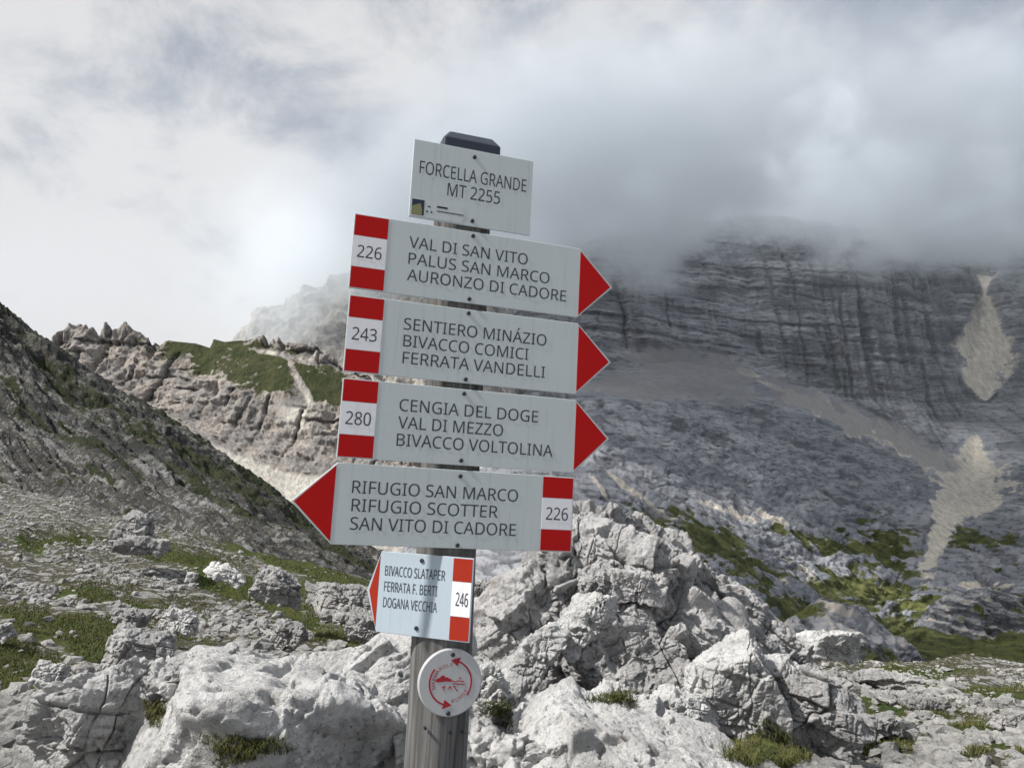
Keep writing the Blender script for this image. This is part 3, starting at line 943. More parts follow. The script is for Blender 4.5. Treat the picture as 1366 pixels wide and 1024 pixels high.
boulder('tiny white stone alone in the green band', 256, 769, 17, 14, 17, 0, seed=71, sub=4)
boulder('grey stone at the left picture edge above the turf', 4, 842, 34, 22, 12, 0, seed=72, sub=5)
boulder('weathered boulder behind the lowest sign, near the outcrop', 646, 790, 44, 40, 14, 0, seed=73, sub=5, mat=M_ROCK_MID)
boulder('low rock beyond the wooden post, between the sign and the outcrop', 640, 835, 40, 46, 11, 0, seed=74, sub=5, mat=M_ROCK_MID)
boulder('angular boulder under the arrow tip of the lowest sign', 490, 838, 60, 44, 11, -20, seed=75, sub=6, mat=M_ROCK_MID)
boulder('flat pale rock on the open ground at the far right', 1262, 985, 62, 22, 10.5, -8, seed=76, sub=6, mat=M_ROCK_MID, sharp=14)
boulder('broad flat rock sunk in the right hand turf', 1170, 968, 70, 34, 9.5, 0, seed=77, sub=6, mat=M_ROCK_MID, sharp=14)
boulder('long thin rock rib in the right hand turf', 1215, 932, 100, 16, 14, -2, seed=78, sub=6, mat=M_ROCK_MID, sharp=14)
boulder('pale rock at the right picture edge', 1345, 960, 50, 20, 12, 0, seed=79, sub=6, mat=M_ROCK_MID, sharp=14)
boulder('rock ledge at the far rim of the right hand turf', 1180, 903, 90, 14, 19, -2, seed=80, sub=6, mat=M_ROCK_MID, sharp=14)


# ------------------------------------------------------------------ small stones strewn over the turf
def height_sampler(Q):
    pu, pv = pixel(Q.reshape(-1, 3))
    return Q.reshape(-1, 3), pu, pv


def between(i, rs):
    """points of the ground sheet spread between its grid points"""
    i = np.clip(i, 0, len(GP) - 762)
    a, b = rs.rand(len(i), 1), rs.rand(len(i), 1)
    return (GP[i] * (1 - a) + GP[i + 1] * a) * (1 - b) + (GP[i + 760] * (1 - a) + GP[i + 761] * a) * b


rs = np.random.RandomState(5)
GP, gu, gv = height_sampler(GQ)
vis = (GP[:, 1] > 5) & (GP[:, 1] < 60) & (gu > -150) & (gu < 1500)
cand = np.nonzero(vis)[0]


def strew(name, n, smin, smax, mat, keep, seed, squash=.6):
    rs = np.random.RandomState(seed)
    pick = cand[rs.randint(0, len(cand), n * 3)]
    pick = pick[keep(pick)][:n]
    protos = []
    for k in range(7):
        D, Fc = ico(0 if n > 20000 else 1)
        nrm = rs.normal(0, 1, (9, 3)); nrm /= np.linalg.norm(nrm, axis=1)[:, None]
        q = np.maximum(D @ nrm.T, 0) / rs.uniform(.6, 1, 9)
        r = np.minimum((q ** 14).sum(1) ** (-1 / 14.), 1.5) * (1 + rs.normal(0, .06, len(D)))
        protos.append(D * r[:, None])
    Vs, Fs, o = [], [], 0
    PP = between(pick, rs)
    for q, i in enumerate(pick):
        # sizes are real: more small ones than big ones; a distant one is only kept when it is big enough to make out
        Y = GP[i, 1]
        s = smin * (smax / smin) ** (rs.rand() ** 2.2)
        s = max(s, Y * .0030)
        a = rs.uniform(0, 6.28); c, sn = math.cos(a), math.sin(a)
        R = np.array([[c, -sn, 0], [sn, c, 0], [0, 0, 1]])
        sc_ = np.array([rs.uniform(.8, 1.5), rs.uniform(.7, 1.1), rs.uniform(.45, .9) * squash / .6])
        Vs.append((protos[rs.randint(7)] * sc_) @ R.T * s * .5 + PP[q] + np.array([0, 0, s * .08]))
        Fs.append(Fc + o); o += len(D)
    return mesh_np(name, np.concatenate(Vs), np.concatenate(Fs), mat, smooth=False)


def not_turf(i):
    g = np.full(len(i), -1.0)
    for e in GRASS_NEAR:
        g = np.maximum(g, ell(gu[i], gv[i], *e))
    n = fbm(GP[i] * .5, 3, 91)
    return (g < .0 + (rs.rand(len(i)) - .5) * .3) & (n + (rs.rand(len(i)) - .5) * .3 > .43) | (rs.rand(len(i)) < .03)


M_STONE = rock_material('loose_stones', (0.47, 0.46, 0.44), (0.27, 0.265, 0.255), (0.34, 0.31, 0.27), 0.7)
tag(strew('rubble', 52000, .045, .30, M_STONE, not_turf, 3), kind='stuff')


# ------------------------------------------------------------------ grass
def grass_material(name, a, b, c):
    m, t = new_mat(name)
    pos = t.n('ShaderNodeNewGeometry').outputs['Position']
    n = t.noise(pos, 3.0, 4, .6)
    n2 = t.noise(pos, 40.0, 3, .6)
    col = t.mix(t.ss(n, .35, .62), a, b)
    col = t.mix(t.ss(n2, .5, .66, 0, .8), col, c)
    finish(t, col, .8, None, 0, .2)
    return m


M_GRASS = grass_material('grass_blades', (.045, .066, .016), (.085, .088, .026), (.15, .12, .06))


def blades(name, roots, hmin, hmax, width, seed, lean=.6):
    rs = np.random.RandomState(seed)
    n = len(roots)
    a = rs.uniform(0, 2 * np.pi, n)
    h = rs.uniform(hmin, hmax, n)
    w_ = np.maximum(width, roots[:, 1] * .00045) * rs.uniform(.7, 1.3, n)
    d = np.stack([np.cos(a), np.sin(a), 0 * a], 1)
    side = np.stack([-np.sin(a), np.cos(a), 0 * a], 1)
    ln = rs.uniform(.1, 1, n) ** .7 * lean
    up = np.array([0, 0, 1.0])
    b0 = roots - side * w_[:, None]; b1 = roots + side * w_[:, None]
    mid = roots + d * (h * ln * .35)[:, None] + up * (h * .6)[:, None]
    tip = roots + d * (h * ln)[:, None] + up * (h * np.maximum(.15, 1 - ln * .55))[:, None]
    V = np.stack([b0, b1, mid + side * w_[:, None] * .7, mid - side * w_[:, None] * .7, tip], 1).reshape(-1, 3)
    i = np.arange(n)[:, None] * 5
    Fq = np.concatenate([i + [0, 1, 2], i + [0, 2, 3], i + [3, 2, 4]])
    return mesh_np(name, V, Fq, M_GRASS, smooth=False)


def turf_roots(n, seed):
    rs = np.random.RandomState(seed)
    pick = cand[rs.randint(0, len(cand), n * 6)]
    g = np.full(len(pick), -1.0)
    for e in GRASS_NEAR:
        g = np.maximum(g, ell(gu[pick], gv[pick], *e))
    nz = fbm(GP[pick] * 1.1, 4, 77)
    ok = (g * .6 + (nz - .5) * 1.5 > .05) & (GP[pick, 1] < 40)
    pick = pick[ok][:n]
    return between(pick, rs)


tag(blades('grass', turf_roots(90000, 8), .03, .10, .005, 9, 1.3), kind='stuff')

# tufts rooted in the hollows of the bedrock: found by dropping points on the rock
dg = bpy.context.evaluated_depsgraph_get()


def tuft(label, u, v, ru, rv, Y0, n, seed, hmin=.015, hmax=.06):
    rs = np.random.RandomState(seed)
    pts = []
    for _ in range(n):
        a = rs.uniform(0, 6.28); r = rs.rand() ** .62 * 1.15 * (.7 + .3 * math.sin(3 * a + seed) + .15 * math.sin(7 * a))
        d = ray(u + ru * r * math.cos(a), v + rv * r * math.sin(a))
        hit, loc, nor, _i, _o, _m = sc.ray_cast(dg, Vector(EYE), Vector(d).normalized())
        if hit and abs(loc.y - Y0) < 2.5:
            pts.append(np.array(loc))
    if len(pts) < 20:
        print('tuft empty', label, len(pts)); return
    o = blades('grass_tuft', np.array(pts), hmin, hmax, .0020, seed, 1.5)
    return tag(o, label, 'grass tuft')


bpy.context.view_layer.update()
dg.update()
tuft('brownish grass tuft filling the hollow in the front of the bedrock hump', 322, 1000, 62, 22, 4.6, 2600, 21)
tuft('small green tuft in the crack at the upper left of the bedrock hump', 206, 950, 16, 20, 4.9, 700, 22)
tuft('grass tuft in the rubble just right of the round plaque', 668, 950, 26, 22, 6.0, 800, 23)
tuft('short grass tuft under the middle of the craggy outcrop', 822, 932, 34, 12, 7.4, 800, 24)
tuft('largest grass tuft, at the foot of the upright cracked boulder', 1025, 1000, 52, 30, 6.6, 4200, 25, .03, .11)


# ------------------------------------------------------------------ the signpost
RM = np.array([[0.9515, -0.3030, 0.0528], [0.2996, 0.9519, 0.0641], [-0.0697, -0.0452, 0.9965]])
T0 = EYE + np.array([-0.0624, 1.5191, -0.0976])               # origin of the plane of the big signs
AX, AY, ZB = -0.041, 0.064, -1.85                             # post axis and foot in that frame
U_, _s, W_ = np.linalg.svd(RM)
RM = U_ @ W_
root = bpy.data.objects.new('signpost', None)
root.empty_display_size = .2
link(root)
root.matrix_world = Matrix.Translation(Vector(T0 + RM @ np.array([AX, AY, ZB]))) @ Matrix(RM.tolist()).to_4x4()
tag(root, 'weathered wooden trail signpost with six metal signs, red arrow tips and a round plaque', 'signpost')
ORG = np.array([AX, AY, ZB])

# wood
m, t = new_mat('weathered_wood')
pos = t.n('ShaderNodeTexCoord').outputs['Object']
g1 = t.noise(t.vmath('MULTIPLY', pos, (70, 70, 2.2)), 1.0, 6, .65, .4)
g2 = t.noise(t.vmath('MULTIPLY', pos, (220, 220, 5.0)), 1.0, 4, .6)
g3 = t.noise(pos, 7.0, 4, .6)
col = t.mix(t.ss(g1, .32, .66), (.062, .060, .056), (.165, .162, .155))
col = t.mix(t.ss(g2, .5, .72, 0, .6), col, (.055, .05, .045))
col = t.mix(t.ss(g3, .5, .7, 0, .35), col, (.15, .13, .11))
hgt = t.math('ADD', t.math('MULTIPLY', g1, .7), t.math('MULTIPLY', g2, .4))
finish(t, col, .88, t.n('ShaderNodeBump', ins={'Strength': .7, 'Distance': .006, 'Height': hgt}).outputs[0], 0, .2)
M_WOOD = m
M_ALU = plain_material('grey_sign_paint', (.50, .55, .545), .45, 0, .4, .05, 9.0)
M_ALU_COOL = plain_material('pale_sign_paint', (.40, .47, .52), .45, 0, .4, .05, 9.0)
M_RED = plain_material('red_film', (.45, .008, .008), .6, 0, .12, .10, 14.0)
M_RED_WARM = plain_material('orange_red_film', (.33, .026, .011), .6, 0, .12, .10, 14.0)
M_WHITE = plain_material('white_film', (.76, .76, .77), .45, 0, .4, .02, 9.0)
M_INK = plain_material('black_ink', (.045, .055, .065), .55, 0, .3, .1, 40.0)
M_INK_RED = plain_material('red_ink', (.38, .02, .035), .55, 0, .3, .25, 300.0)
M_BOLT = plain_material('bolt_steel', (.05, .055, .06), .45, .7, .5, .2, 90.0)
M_CAP = plain_material('anthracite_cap', (.035, .045, .065), .35, .2, .5, .15, 30.0)
M_PLAQUE = plain_material('plaque_plastic', (.45, .46, .455), .4, 0, .4, .05, 30.0)


def frame(parent, ox, oz, yaw=0.0, oy=0.0):
    return Matrix.Translation((ox, oy, oz)) @ Matrix.Rotation(yaw, 4, 'Z')


def prism(name, pts, y0, y1, mat, parent, bev=0.0, loc=None):
    """an outline in x, z given thickness from y0 (front) to y1 (back)"""
    import bmesh
    bm = bmesh.new()
    a = [bm.verts.new((x, y0, z)) for x, z in pts]
    b = [bm.verts.new((x, y1, z)) for x, z in pts]
    bm.faces.new(a); bm.faces.new(b[::-1])
    n = len(pts)
    for i in range(n):
        bm.faces.new((a[i], b[i], b[(i + 1) % n], a[(i + 1) % n]))
    bmesh.ops.recalc_face_normals(bm, faces=bm.faces)
    if bev:
        bmesh.ops.bevel(bm, geom=bm.edges[:], offset=bev, segments=1, affect='EDGES')
    me = bpy.data.meshes.new(name); bm.to_mesh(me); bm.free()
    me.materials.append(mat)
    return link(bpy.data.objects.new(name, me), parent)


def disc(name, x, z, r, y0, y1, mat, parent, n=48, bev=0.0):
    return prism(name, [(x + r * math.cos(-2 * math.pi * i / n), z + r * math.sin(-2 * math.pi * i / n)) for i in range(n)], y0, y1, mat, parent, bev)


def bolt(x, z, y, parent):
    o = disc('bolt', x, z, .0042, y - .003, y + .001, M_BOLT, parent, 14, .0008)
    return o


FONT = None
for folder in ('LOCAL', 'SYSTEM'):                              # the sans serif that comes with Blender, else its built-in font
    try:
        FONT = FONT or bpy.data.fonts.load(bpy.utils.resource_path(folder) + '/datafiles/fonts/NotoSansHebrew-Regular.woff2')
    except Exception:
        pass


def text_mesh(s):
    """the outline of a line of capitals as vertices (x from 0) and triangles; every stroke contour filled on its own"""
    from mathutils.geometry import tessellate_polygon
    cu = bpy.data.curves.new('t', 'FONT')
    cu.body = s
    cu.resolution_u = 5
    cu.offset = .011
    cu.fill_mode = 'NONE'
    if FONT:
        cu.font = FONT
    o = bpy.data.objects.new('t', cu)
    sc.collection.objects.link(o)
    d = bpy.context.evaluated_depsgraph_get()
    d.update()
    me = o.evaluated_get(d).to_mesh()
    co = np.array([v.co[:] for v in me.vertices]).reshape(-1, 3)
    nxt = {}
    for e in me.edges:
        nxt.setdefault(e.vertices[0], []).append(e.vertices[1])
        nxt.setdefault(e.vertices[1], []).append(e.vertices[0])
    o.evaluated_get(d).to_mesh_clear()
    bpy.data.objects.remove(o); bpy.data.curves.remove(cu)
    seen, loops = set(), []
    for v0 in sorted(nxt):
        if v0 in seen:
            continue
        lp, v, prev = [], v0, None
        while v not in seen:
            seen.add(v); lp.append(v)
            c = [q for q in nxt[v] if q != prev and (q not in seen)]
            if not c:
                break
            prev, v = v, (v + 1 if v + 1 in c else c[0])
        if len(lp) > 2:
            loops.append(co[lp][:, :2])

    def area(p):
        q = np.roll(p, -1, 0)
        return .5 * float((p[:, 0] * q[:, 1] - q[:, 0] * p[:, 1]).sum())

    def inside(pt, p):
        q = np.roll(p, -1, 0)
        c = ((p[:, 1] > pt[1]) != (q[:, 1] > pt[1]))
        xi = p[:, 0] + (pt[1] - p[:, 1]) / np.where(q[:, 1] == p[:, 1], 1e-9, q[:, 1] - p[:, 1]) * (q[:, 0] - p[:, 0])
        return bool((c & (pt[0] < xi)).sum() % 2)
    ar = [area(p) for p in loops]
    sgn = np.sign(max(ar, key=abs))
    outs = [i for i, a in enumerate(ar) if np.sign(a) == sgn]
    holes = {i: [] for i in outs}
    for i, a in enumerate(ar):
        if np.sign(a) != sgn:
            own = [k for k in outs if inside(loops[i][0], loops[k]) and abs(ar[k]) > abs(a)]
            if own:
                holes[min(own, key=lambda k: abs(ar[k]))].append(i)
    Vs, Fs, off = [], [], 0
    for n_, k in enumerate(outs):
        polys = [loops[k]] + [loops[h] for h in holes[k]]
        tri = tessellate_polygon([[Vector((x, y, 0)) for x, y in p] for p in polys])
        P = np.concatenate(polys)
        Vs.append(np.column_stack([P, np.full(len(P), n_ % 4)])); Fs.append(np.array(tri) + off); off += len(P)
    return np.concatenate(Vs), np.concatenate(Fs)


_H = text_mesh('H')[0]
CAPH = float(_H[:, 1].max() - _H[:, 1].min()); BASE = float(_H[:, 1].min())


def lettering(name, lines, y, mat, parent, bold=0.0):
    """lines: (text, x0, x1, z of the base line, cap height)"""
    Vs, Fs, o = [], [], 0
    for s, x0, x1, z, h in lines:
        V, Fc = text_mesh(s)
        lo, hi = V[:, 0].min(), V[:, 0].max()
        X = x0 + (V[:, 0] - lo) / (hi - lo) * (x1 - x0)
        Z = z + (V[:, 1] - BASE) / CAPH * h
        Vs.append(np.stack([X, y - V[:, 2] * .00015, Z], 1)); Fs.append(Fc + o); o += len(V)
    return mesh_np(name, np.concatenate(Vs), np.concatenate(Fs), mat, parent, smooth=False)


def on_plane(u, v):
    """photo pixel -> x, z on the plane of the big signs"""
    d = ray(u, v)
    n = -RM[:, 1]
    tt = ((T0 - EYE) @ n) / (d @ n)
    q = RM.T @ (d * tt - (T0 - EYE))
    return q[0], q[2]


TH = .004                                                      # sheet thickness


def child_empty(name, ox, oy, oz, yaw=0.0, label=None):
    e = bpy.data.objects.new(name, None)
    e.empty_display_size = .05
    link(e, root)
    e.location = np.array([ox, oy, oz]) - ORG
    e.rotation_euler = (0, 0, yaw)
    if label:
        e['label'] = label
    return e


def arrow_sign(label, x0, x1, z0, z1, tip, number, lines, bolts, loc=(0, 0, 0), yaw=0, stripe=.067, alu=None, red=None, num=None, num_x=None):
    """x0..x1 is the straight part; tip > 0 points right, < 0 left; the number block is at the other end"""
    e = child_empty('direction_sign', *loc, yaw, label)
    g = .0022                                                  # pale rim round the red film
    zc = (z0 + z1) / 2
    right = tip > 0
    pts = [(x0, z1), (x1, z1), (x1 + tip, zc), (x1, z0), (x0, z0)] if right else [(x1, z1), (x1, z0), (x0, z0), (x0 + tip, zc), (x0, z1)]
    prism('sign_panel', pts, 0, TH, alu or M_ALU, e, .0008)
    y = -.0006
    k = abs(tip) / ((z1 - z0) / 2)
    gg = g * 1.6
    if right:
        a = [(x1 + .002, z1 - gg - .002 / k), (x1 + tip - gg * 1.6, zc), (x1 + .002, z0 + gg + .002 / k)]
        sx0, sx1 = x0 + g, x0 + stripe
    else:
        a = [(x0 - .002, z1 - gg - .002 / k), (x0 - .002, z0 + gg + .002 / k), (x0 + tip + gg * 1.6, zc)]
        sx0, sx1 = x1 - stripe, x1 - g
    prism('arrow_tip', a, y, .001, red or M_RED, e)
    H = z1 - z0
    za, zb = z1 - H * .29, z0 + H * .29
    prism('red_stripe', [(sx0, z1 - g), (sx1, z1 - g), (sx1, za), (sx0, za)], y, .001, red or M_RED, e)
    prism('red_stripe', [(sx0, zb), (sx1, zb), (sx1, z0 + g), (sx0, z0 + g)], y, .001, red or M_RED, e)
    wf = prism('number_field', [(sx0, za - .0008), (sx1, za - .0008), (sx1, zb + .0008), (sx0, zb + .0008)], y, .001, M_WHITE, e)
    nh = .0245
    nx = num_x or ((sx0 + sx1) / 2 - .0235, (sx0 + sx1) / 2 + .0235)
    lettering('number', [(number, nx[0], nx[1], zc - nh / 2, nh)], y - .0005, M_INK, e)
    lettering('lettering', lines, -.0005, M_INK, e)
    for bx, bz in bolts:
        bolt(bx, bz, 0, e)
    return e


CH = .0232


def lines_at(rows):
    out = []
    for s, uL, uR, vL, vR in rows:                             # left and right end, height of the middle of the capitals there
        xl, zl = on_plane(uL, vL); xr, zr = on_plane(uR, vR)
        out.append([s, xl, xr, (zl + zr) / 2 - CH / 2, CH])
    m_ = np.mean([o[3] for o in out])                          # one pitch for the block
    n = len(out)
    for i, o in enumerate(out):
        o[3] = m_ + ((n - 1) / 2 - i) * .0335
    return [tuple(o) for o in out]


arrow_sign('upper sign pointing right to Val di San Vito, number 226', -.2871, .1878, .390, .540, .079, '226',
           lines_at([('VAL DI SAN VITO', 546, 704, 322, 343), ('PALUS SAN MARCO', 545, 733, 345, 370), ('AURONZO DI CADORE', 543, 755, 369, 397)]),
           [on_plane(631, 315), on_plane(626, 399)])
arrow_sign('second sign pointing right to Sentiero Minazio, number 243', -.2836, .1905, .227, .3772, .079, '243',
           lines_at([('SENTIERO MIN\u00c1ZIO', 539, 729, 431, 451), ('BIVACCO COMICI', 538, 705, 456, 472), ('FERRATA VANDELLI', 537, 727, 479, 497)]),
           [on_plane(625, 418), on_plane(621, 506)])
arrow_sign('third sign pointing right to Cengia del Doge, number 280', -.2821, .192, .065, .215, .079, '280',
           lines_at([('CENGIA DEL DOGE', 533, 718, 540, 552), ('VAL DI MEZZO', 531, 671, 563, 574), ('BIVACCO VOLTOLINA', 529, 737, 588, 603)]),
           [on_plane(619, 525), on_plane(615, 614)])
arrow_sign('fourth sign pointing left to Rifugio San Marco, number 226', -.2782, .1963, -.0942, .0555, -.078, '226',
           lines_at([('RIFUGIO SAN MARCO', 470, 691, 648, 660), ('RIFUGIO SCOTTER', 469, 664, 673, 683), ('SAN VITO DI CADORE', 467, 688, 699, 707)]),
           [on_plane(614, 635), on_plane(610, 727)])

# the name board on top
e = child_empty('name_board', 0, 0, 0, 0, 'plain board on top naming the pass, Forcella Grande MT 2255')
x0, x1, z0, z1 = -.182, .0739, .551, .7155
prism('sign_panel', [(x0, z1), (x1, z1), (x1, z0), (x0, z0)], 0, TH, M_ALU, e, .0008)
a0, a1 = on_plane(560, 223), on_plane(702, 248)
b0, b1 = on_plane(597, 253), on_plane(667, 264)
lettering('lettering', [('FORCELLA GRANDE', a0[0], a1[0], (a0[1] + a1[1]) / 2 - .0135, .027), ('MT 2255', b0[0], b1[0], (b0[1] + b1[1]) / 2 - .0135, .027)],
          -.0005, M_INK, e)
for q in ((633, 210), (630, 295)):
    bolt(*on_plane(*q), 0, e)
# weather-worn sticker in its lower left corner
M_PIC = plain_material('sticker_photo', (.02, .03, .05), .4)
M_PIC2 = plain_material('sticker_meadow', (.22, .22, .10), .4)
M_STK = plain_material('sticker_paper', (.52, .56, .55), .4)
prism('sticker', [(-.178, .590), (-.075, .590), (-.066, .572), (-.075, .554), (-.178, .554)], -.0004, .001, M_STK, e)
st = [c for c in e.children if c.name.startswith('sticker')][0]
prism('sticker_picture', [(-.177, .589), (-.152, .589), (-.152, .557), (-.177, .557)], -.0008, 0, M_PIC, st)
prism('sticker_picture', [(-.1765, .574), (-.160, .582), (-.156, .570), (-.156, .5575), (-.1765, .5575)], -.0011, 0, M_PIC2, st)
for k, (sx, sz, sw, sh) in enumerate(((-.126, .582, .022, .004), (-.126, .572, .056, .002), (-.145, .579, .006, .0025), (-.147, .569, .003, .004),
                                      (-.138, .569, .003, .004))):
    prism('sticker_mark', [(sx, sz), (sx + sw, sz), (sx + sw, sz - sh), (sx, sz - sh)], -.0007, 0, M_BOLT if k < 2 else M_BOLT, st)

# the lowest sign, turned the other way round the post
YB = -.6435
arrow_sign('lowest and narrowest sign, turned to the left, reading Bivacco Slataper, number 246', -.1144, .0815, -.1555, -.002, -.0265, '246',
           [('BIVACCO SLATAPER', -.104, .0245, -.0475, .0185), ('FERRATA F. BERTI', -.1035, .010, -.0775, .0185), ('DOGANA VECCHIA', -.103, .012, -.1075, .0185)],
           [(-.026, -.014), (-.028, -.140)], loc=(AX, .062, -.107), yaw=YB, stripe=.041, alu=M_ALU_COOL, red=M_RED_WARM, num_x=(.0495, .0745))
for c in root.children:
    if c.name.startswith('direction_sign') and abs(c.rotation_euler[2] - YB) < 1e-4:
        c.location = np.array([AX - .064 * -math.sin(YB) * -1 * -1, AY - .066 * math.cos(YB), -.107]) - ORG
        c.location = Vector(np.array([AX, AY, -.107]) - ORG) + Matrix.Rotation(YB, 3, 'Z') @ Vector((0, -.066, 0))


LEAN = .017                                                     # the post leans a little against the boards


# round post with drying cracks, and its cap
def post_mesh():
    n, k = 72, 150
    zz = np.linspace(0, .70 - ZB, k)
    a = np.linspace(0, 2 * np.pi, n, endpoint=False)
    A, Z = np.meshgrid(a, zz)
    P = np.stack([np.cos(A) * 1.2, np.sin(A) * 1.2, Z * .5], -1).reshape(-1, 3)
    r = .0595 + (fbm(P * 2, 3, 5) - .5) * .003 + (fbm(np.stack([A.ravel() * 7, Z.ravel() * .9, 0 * A.ravel()], -1), 3, 6, .6, True) - .5) * .0022
    crk = fbm(np.stack([A.ravel() * 3.1, Z.ravel() * .55, 0 * A.ravel()], -1), 2, 66)
    r -= .004 * np.exp(-((crk - .5) / .012) ** 2)
    r = np.minimum(r.reshape(k, n), 1)
    # milled flat where the boards are bolted on
    flat = AY - TH - .001
    X, Yc = r * np.cos(A), r * np.sin(A)
    Yc = np.maximum(Yc, -flat)
    X = X - LEAN * np.clip(Z + ZB + .4, 0, 2)
    V = np.stack([X, Yc, Z], -1).reshape(-1, 3)
    i = np.arange(n * k).reshape(k, n)
    j = np.roll(i, -1, 1)
    Fq = np.stack([i[:-1], j[:-1], j[1:], i[1:]], -1).reshape(-1, 4)
    return V, Fq


V, Fq = post_mesh()
mesh_np('post', V, Fq, M_WOOD, root)
import bmesh
bm = bmesh.new()


def cap_ring(hw, z, rad):
    pts = []
    for q, (sx, sy) in enumerate(((1, 1), (-1, 1), (-1, -1), (1, -1))):
        for k in range(6):
            a = math.radians(90 * q + 18 * k)
            pts.append(bm.verts.new((sx * (hw - rad) + rad * math.cos(a) - LEAN * 1.12, sy * (hw - rad) + rad * math.sin(a), z - ZB)))
    return pts


rings = [cap_ring(hw, z, rd) for hw, z, rd in ((.0610, .700, .007), (.0620, .702, .007), (.0620, .734, .007), (.0605, .737, .007), (.0485, .754, .006), (.046, .7552, .005))]
for a, b in zip(rings[:-1], rings[1:]):
    for i in range(len(a)):
        bm.faces.new((a[i], a[(i + 1) % len(a)], b[(i + 1) % len(a)], b[i]))
bm.faces.new(rings[0][::-1]); bm.faces.new(rings[-1])
bmesh.ops.recalc_face_normals(bm, faces=bm.faces)
me = bpy.data.meshes.new('post_cap'); bm.to_mesh(me); bm.free(); me.materials.append(M_CAP)
link(bpy.data.objects.new('post_cap', me), root)

# round plaque under the signs
pl = child_empty('round_plaque', *(on_plane(600, 909)[0], .0, on_plane(600, 909)[1]), 0, 'round grey plaque with a red ring of two arrows on the post below the signs')
disc('plaque_disc', 0, 0, .0612, -.006, .0045, M_PLAQUE, pl, 72, .0022)


def arc(r0, r1, a0, a1, n=40):
    A = np.radians(np.linspace(a0, a1, n))
    return [(r1 * math.cos(a), r1 * math.sin(a)) for a in A] + [(r0 * math.cos(a), r0 * math.sin(a)) for a in A[::-1]]


def arrowed_arc(a0, a1, ccw=True):
    p = arc(.0385, .0415, a0, a1)
    prism('arrow_ring', p, -.0066, -.005, M_INK_RED, pl)
    e_ = math.radians(a1); s = 1 if a1 > a0 else -1
    c = np.array([math.cos(e_), math.sin(e_)]); tdir = np.array([-c[1], c[0]]) * s
    mid = c * .040
    tri = [mid + c * .0085 - tdir * .002, mid + tdir * .0145 - c * .002, mid - c * .0085 - tdir * .002]
    prism('arrow_head', [tuple(q) for q in tri], -.0067, -.005, M_INK_RED, pl)


arrowed_arc(-35, 72)
arrowed_arc(142, 256)


def ring_text(s, r, a_mid, step, h, inside_up):
    """letters one by one round the ring"""
    Vs, Fs, o = [], [], 0
    for i, ch in enumerate(s):
        V, Fc = text_mesh(ch)
        k = h / CAPH
        x = (V[:, 0] - (V[:, 0].max() + V[:, 0].min()) / 2) * k
        z = (V[:, 1] - BASE) * k - h / 2
        a = math.radians(a_mid + (i - (len(s) - 1) / 2) * step)
        up = np.array([math.cos(a), math.sin(a)]) * (1 if inside_up else -1)
        rt = np.array([up[1], -up[0]])
        c = np.array([math.cos(a), math.sin(a)]) * r
        X = c[0] + x * rt[0] + z * up[0]; Z = c[1] + x * rt[1] + z * up[1]
        Vs.append(np.stack([X, np.full(len(X), -.0066), Z], 1)); Fs.append(Fc + o); o += len(V)
    return mesh_np('lettering', np.concatenate(Vs), np.concatenate(Fs), M_INK_RED, pl, smooth=False)


ring_text('MARMAROLE', .0325, 142, -13, .0068, True)
ring_text('RUNDE', .0335, -52, 13, .0068, False)
# red hill silhouette and the faded squiggles under it
prism('hill_emblem', [(-.030, .0035), (-.026, .008), (-.021, .009), (-.0185, .0125), (-.013, .0135), (-.010, .0095), (-.006, .010), (-.002, .007), (.002, .0065),
                      (.000, .0015), (-.008, .0025), (-.017, .0015), (-.025, .0012)], -.0066, -.005, M_INK_RED, pl)
sq = [((.001, .004), (.010, .001)), ((.010, .001), (.014, .004)), ((.014, .0035), (.026, .0015)), ((.004, -.002), (.028, -.0035)),
      ((-.017, -.009), (-.010, -.006)), ((-.010, -.006), (-.013, -.014)), ((-.004, -.012), (-.001, -.006)), ((-.001, -.006), (.003, -.011)),
      ((.005, -.006), (.010, -.007)), ((.007, -.007), (.011, -.012)), ((.011, -.012), (.015, -.016)), ((.016, .007), (.020, .0095))]
for p, q in sq:
    d = np.array(q) - np.array(p); nrm = np.array([-d[1], d[0]]) / np.linalg.norm(d) * .0008
    pts = [np.array(p) + nrm, np.array(q) + nrm, np.array(q) - nrm, np.array(p) - nrm]
    prism('emblem_stroke', [tuple(z) for z in pts], -.0065, -.005, M_INK_RED, pl)
bolt(.001, .0505, -.006, pl)
bolt(-.001, -.0545, -.006, pl)
# nail heads left in the wood under the plaque
for u, v in ((568, 972), (602, 978), (619, 978)):
    x, z = on_plane(u, v)
    disc('nail', x - AX, z - ZB, .0028, -.0612, -.052, M_BOLT, root, 10)


# ------------------------------------------------------------------ cloud on the tops
m, t = new_mat('cloud')
pos = t.n('ShaderNodeTexCoord').outputs['Object']
sp = t.n('ShaderNodeSeparateXYZ', ins={0: pos})
nb = t.noise(pos, 0.0030, 3, 0.5, 0.2)
nf = t.noise(t.vmath('MULTIPLY', pos, (1, 1, 1.25)), 0.0105, 7, 0.66, 0.35)
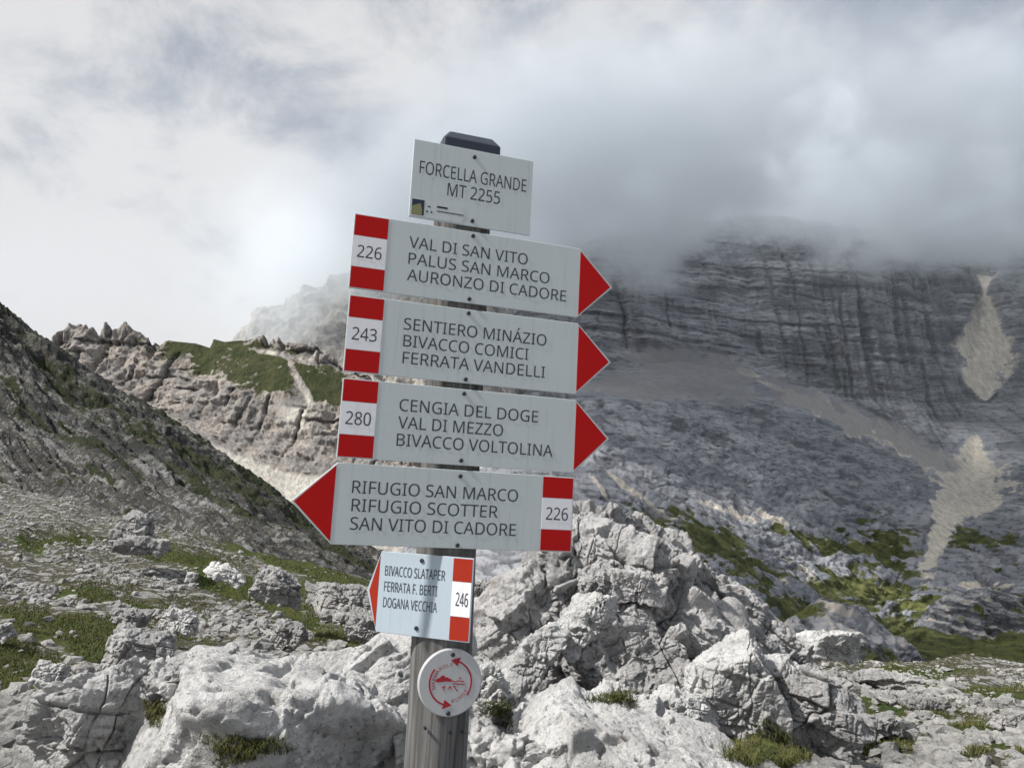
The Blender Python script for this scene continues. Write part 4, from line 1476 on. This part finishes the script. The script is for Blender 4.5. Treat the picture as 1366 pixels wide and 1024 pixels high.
# the base hangs lower over the peak on the left than over the wall on the right
base = t.math('ADD', 318.0, t.math('MULTIPLY', t.math('SUBTRACT', nb, 0.5), -330.0))
base = t.math('ADD', base, t.math('MULTIPLY', t.math('SUBTRACT', nf, 0.5), -420.0))
base = t.math('ADD', base, t.ss(sp.outputs[0], -120.0, 60.0, -68.0, 0.0))
base = t.math('ADD', base, t.ss(sp.outputs[0], 150.0, 400.0, -80.0, 0.0))
crown = t.math('MULTIPLY', t.ss(sp.outputs[0], 250.0, 380.0), t.ss(sp.outputs[0], 430.0, 560.0, 1.0, 0.0))
base = t.math('ADD', base, t.math('MULTIPLY', crown, 60.0))
h = t.math('SUBTRACT', sp.outputs[2], base)
top = t.ss(sp.outputs[0], -350.0, 100.0, 285.0, 480.0)
dens = t.math('MULTIPLY', t.ss(h, -25.0, 75.0, 0.0, 1.0),
              t.ss(t.math('SUBTRACT', sp.outputs[2], t.math('ADD', top, t.math('MULTIPLY', t.math('SUBTRACT', nf, 0.5), 300.0))), -80.0, 120.0, 1.0, 0.0))
dens = t.math('MULTIPLY', dens, t.ss(sp.outputs[0], -430.0, -200.0, 0.04, 1.0))
dens = t.math('MULTIPLY', dens, 0.012)
dens = t.math('ADD', dens, 0.00030)
vol = t.n('ShaderNodeVolumePrincipled', ins={'Color': (.93, .97, 1, 1), 'Density': dens, 'Anisotropy': 0.0})
t.n('ShaderNodeOutputMaterial', ins={'Volume': vol.outputs[0]})
x0, x1, y0, y1, z0, z1 = -900, 1700, 860, 1420, -250, 660
bm_v = [(x, y, z) for z in (z0, z1) for y in (y0, y1) for x in (x0, x1)]
me = bpy.data.meshes.new('clouds')
me.from_pydata(bm_v, [], [(0, 2, 3, 1), (4, 5, 7, 6), (0, 1, 5, 4), (2, 6, 7, 3), (0, 4, 6, 2), (1, 3, 7, 5)])
me.materials.append(m)
tag(link(bpy.data.objects.new('clouds', me)), kind='stuff')

# added bank of cloud, out of view above: put in to shade wall and benches
m, t = new_mat('added_shade_cloud')
pos = t.n('ShaderNodeTexCoord').outputs['Object']
sp = t.n('ShaderNodeSeparateXYZ', ins={0: pos})
nb = t.noise(pos, 0.006, 4, 0.55, 0.2)
dens = t.math('MULTIPLY', t.ss(nb, 0.32, 0.46), 0.014)
# gap shaped so that a patch of sun falls on the valley slope
rel = t.vmath('SUBTRACT', pos, (-425.0, 310.0, 0.0))
al = t.n('ShaderNodeVectorMath', operation='DOT_PRODUCT', ins={0: rel, 1: (.50 / 190, .865 / 190, 0)}).outputs['Value']
ac = t.n('ShaderNodeVectorMath', operation='DOT_PRODUCT', ins={0: rel, 1: (.865 / 62, -.50 / 62, 0)}).outputs['Value']
gap = t.math('SQRT', t.math('ADD', t.math('MULTIPLY', al, al), t.math('MULTIPLY', ac, ac)))
dens = t.math('MULTIPLY', dens, t.ss(t.math('ADD', gap, t.math('MULTIPLY', t.math('SUBTRACT', nb, .5), 1.2)), 0.7, 1.2))
vol = t.n('ShaderNodeVolumePrincipled', ins={'Color': (.97, .985, 1, 1), 'Density': dens, 'Anisotropy': 0.0})
t.n('ShaderNodeOutputMaterial', ins={'Volume': vol.outputs[0]})
x0, x1, y0, y1, z0, z1 = -570, 900, -110, 850, 640, 780
me = bpy.data.meshes.new('clouds')
me.from_pydata([(x, y, z) for z in (z0, z1) for y in (y0, y1) for x in (x0, x1)], [],
               [(0, 2, 3, 1), (4, 5, 7, 6), (0, 1, 5, 4), (2, 6, 7, 3), (0, 4, 6, 2), (1, 3, 7, 5)])
me.materials.append(m)
tag(link(bpy.data.objects.new('clouds', me)), kind='stuff')
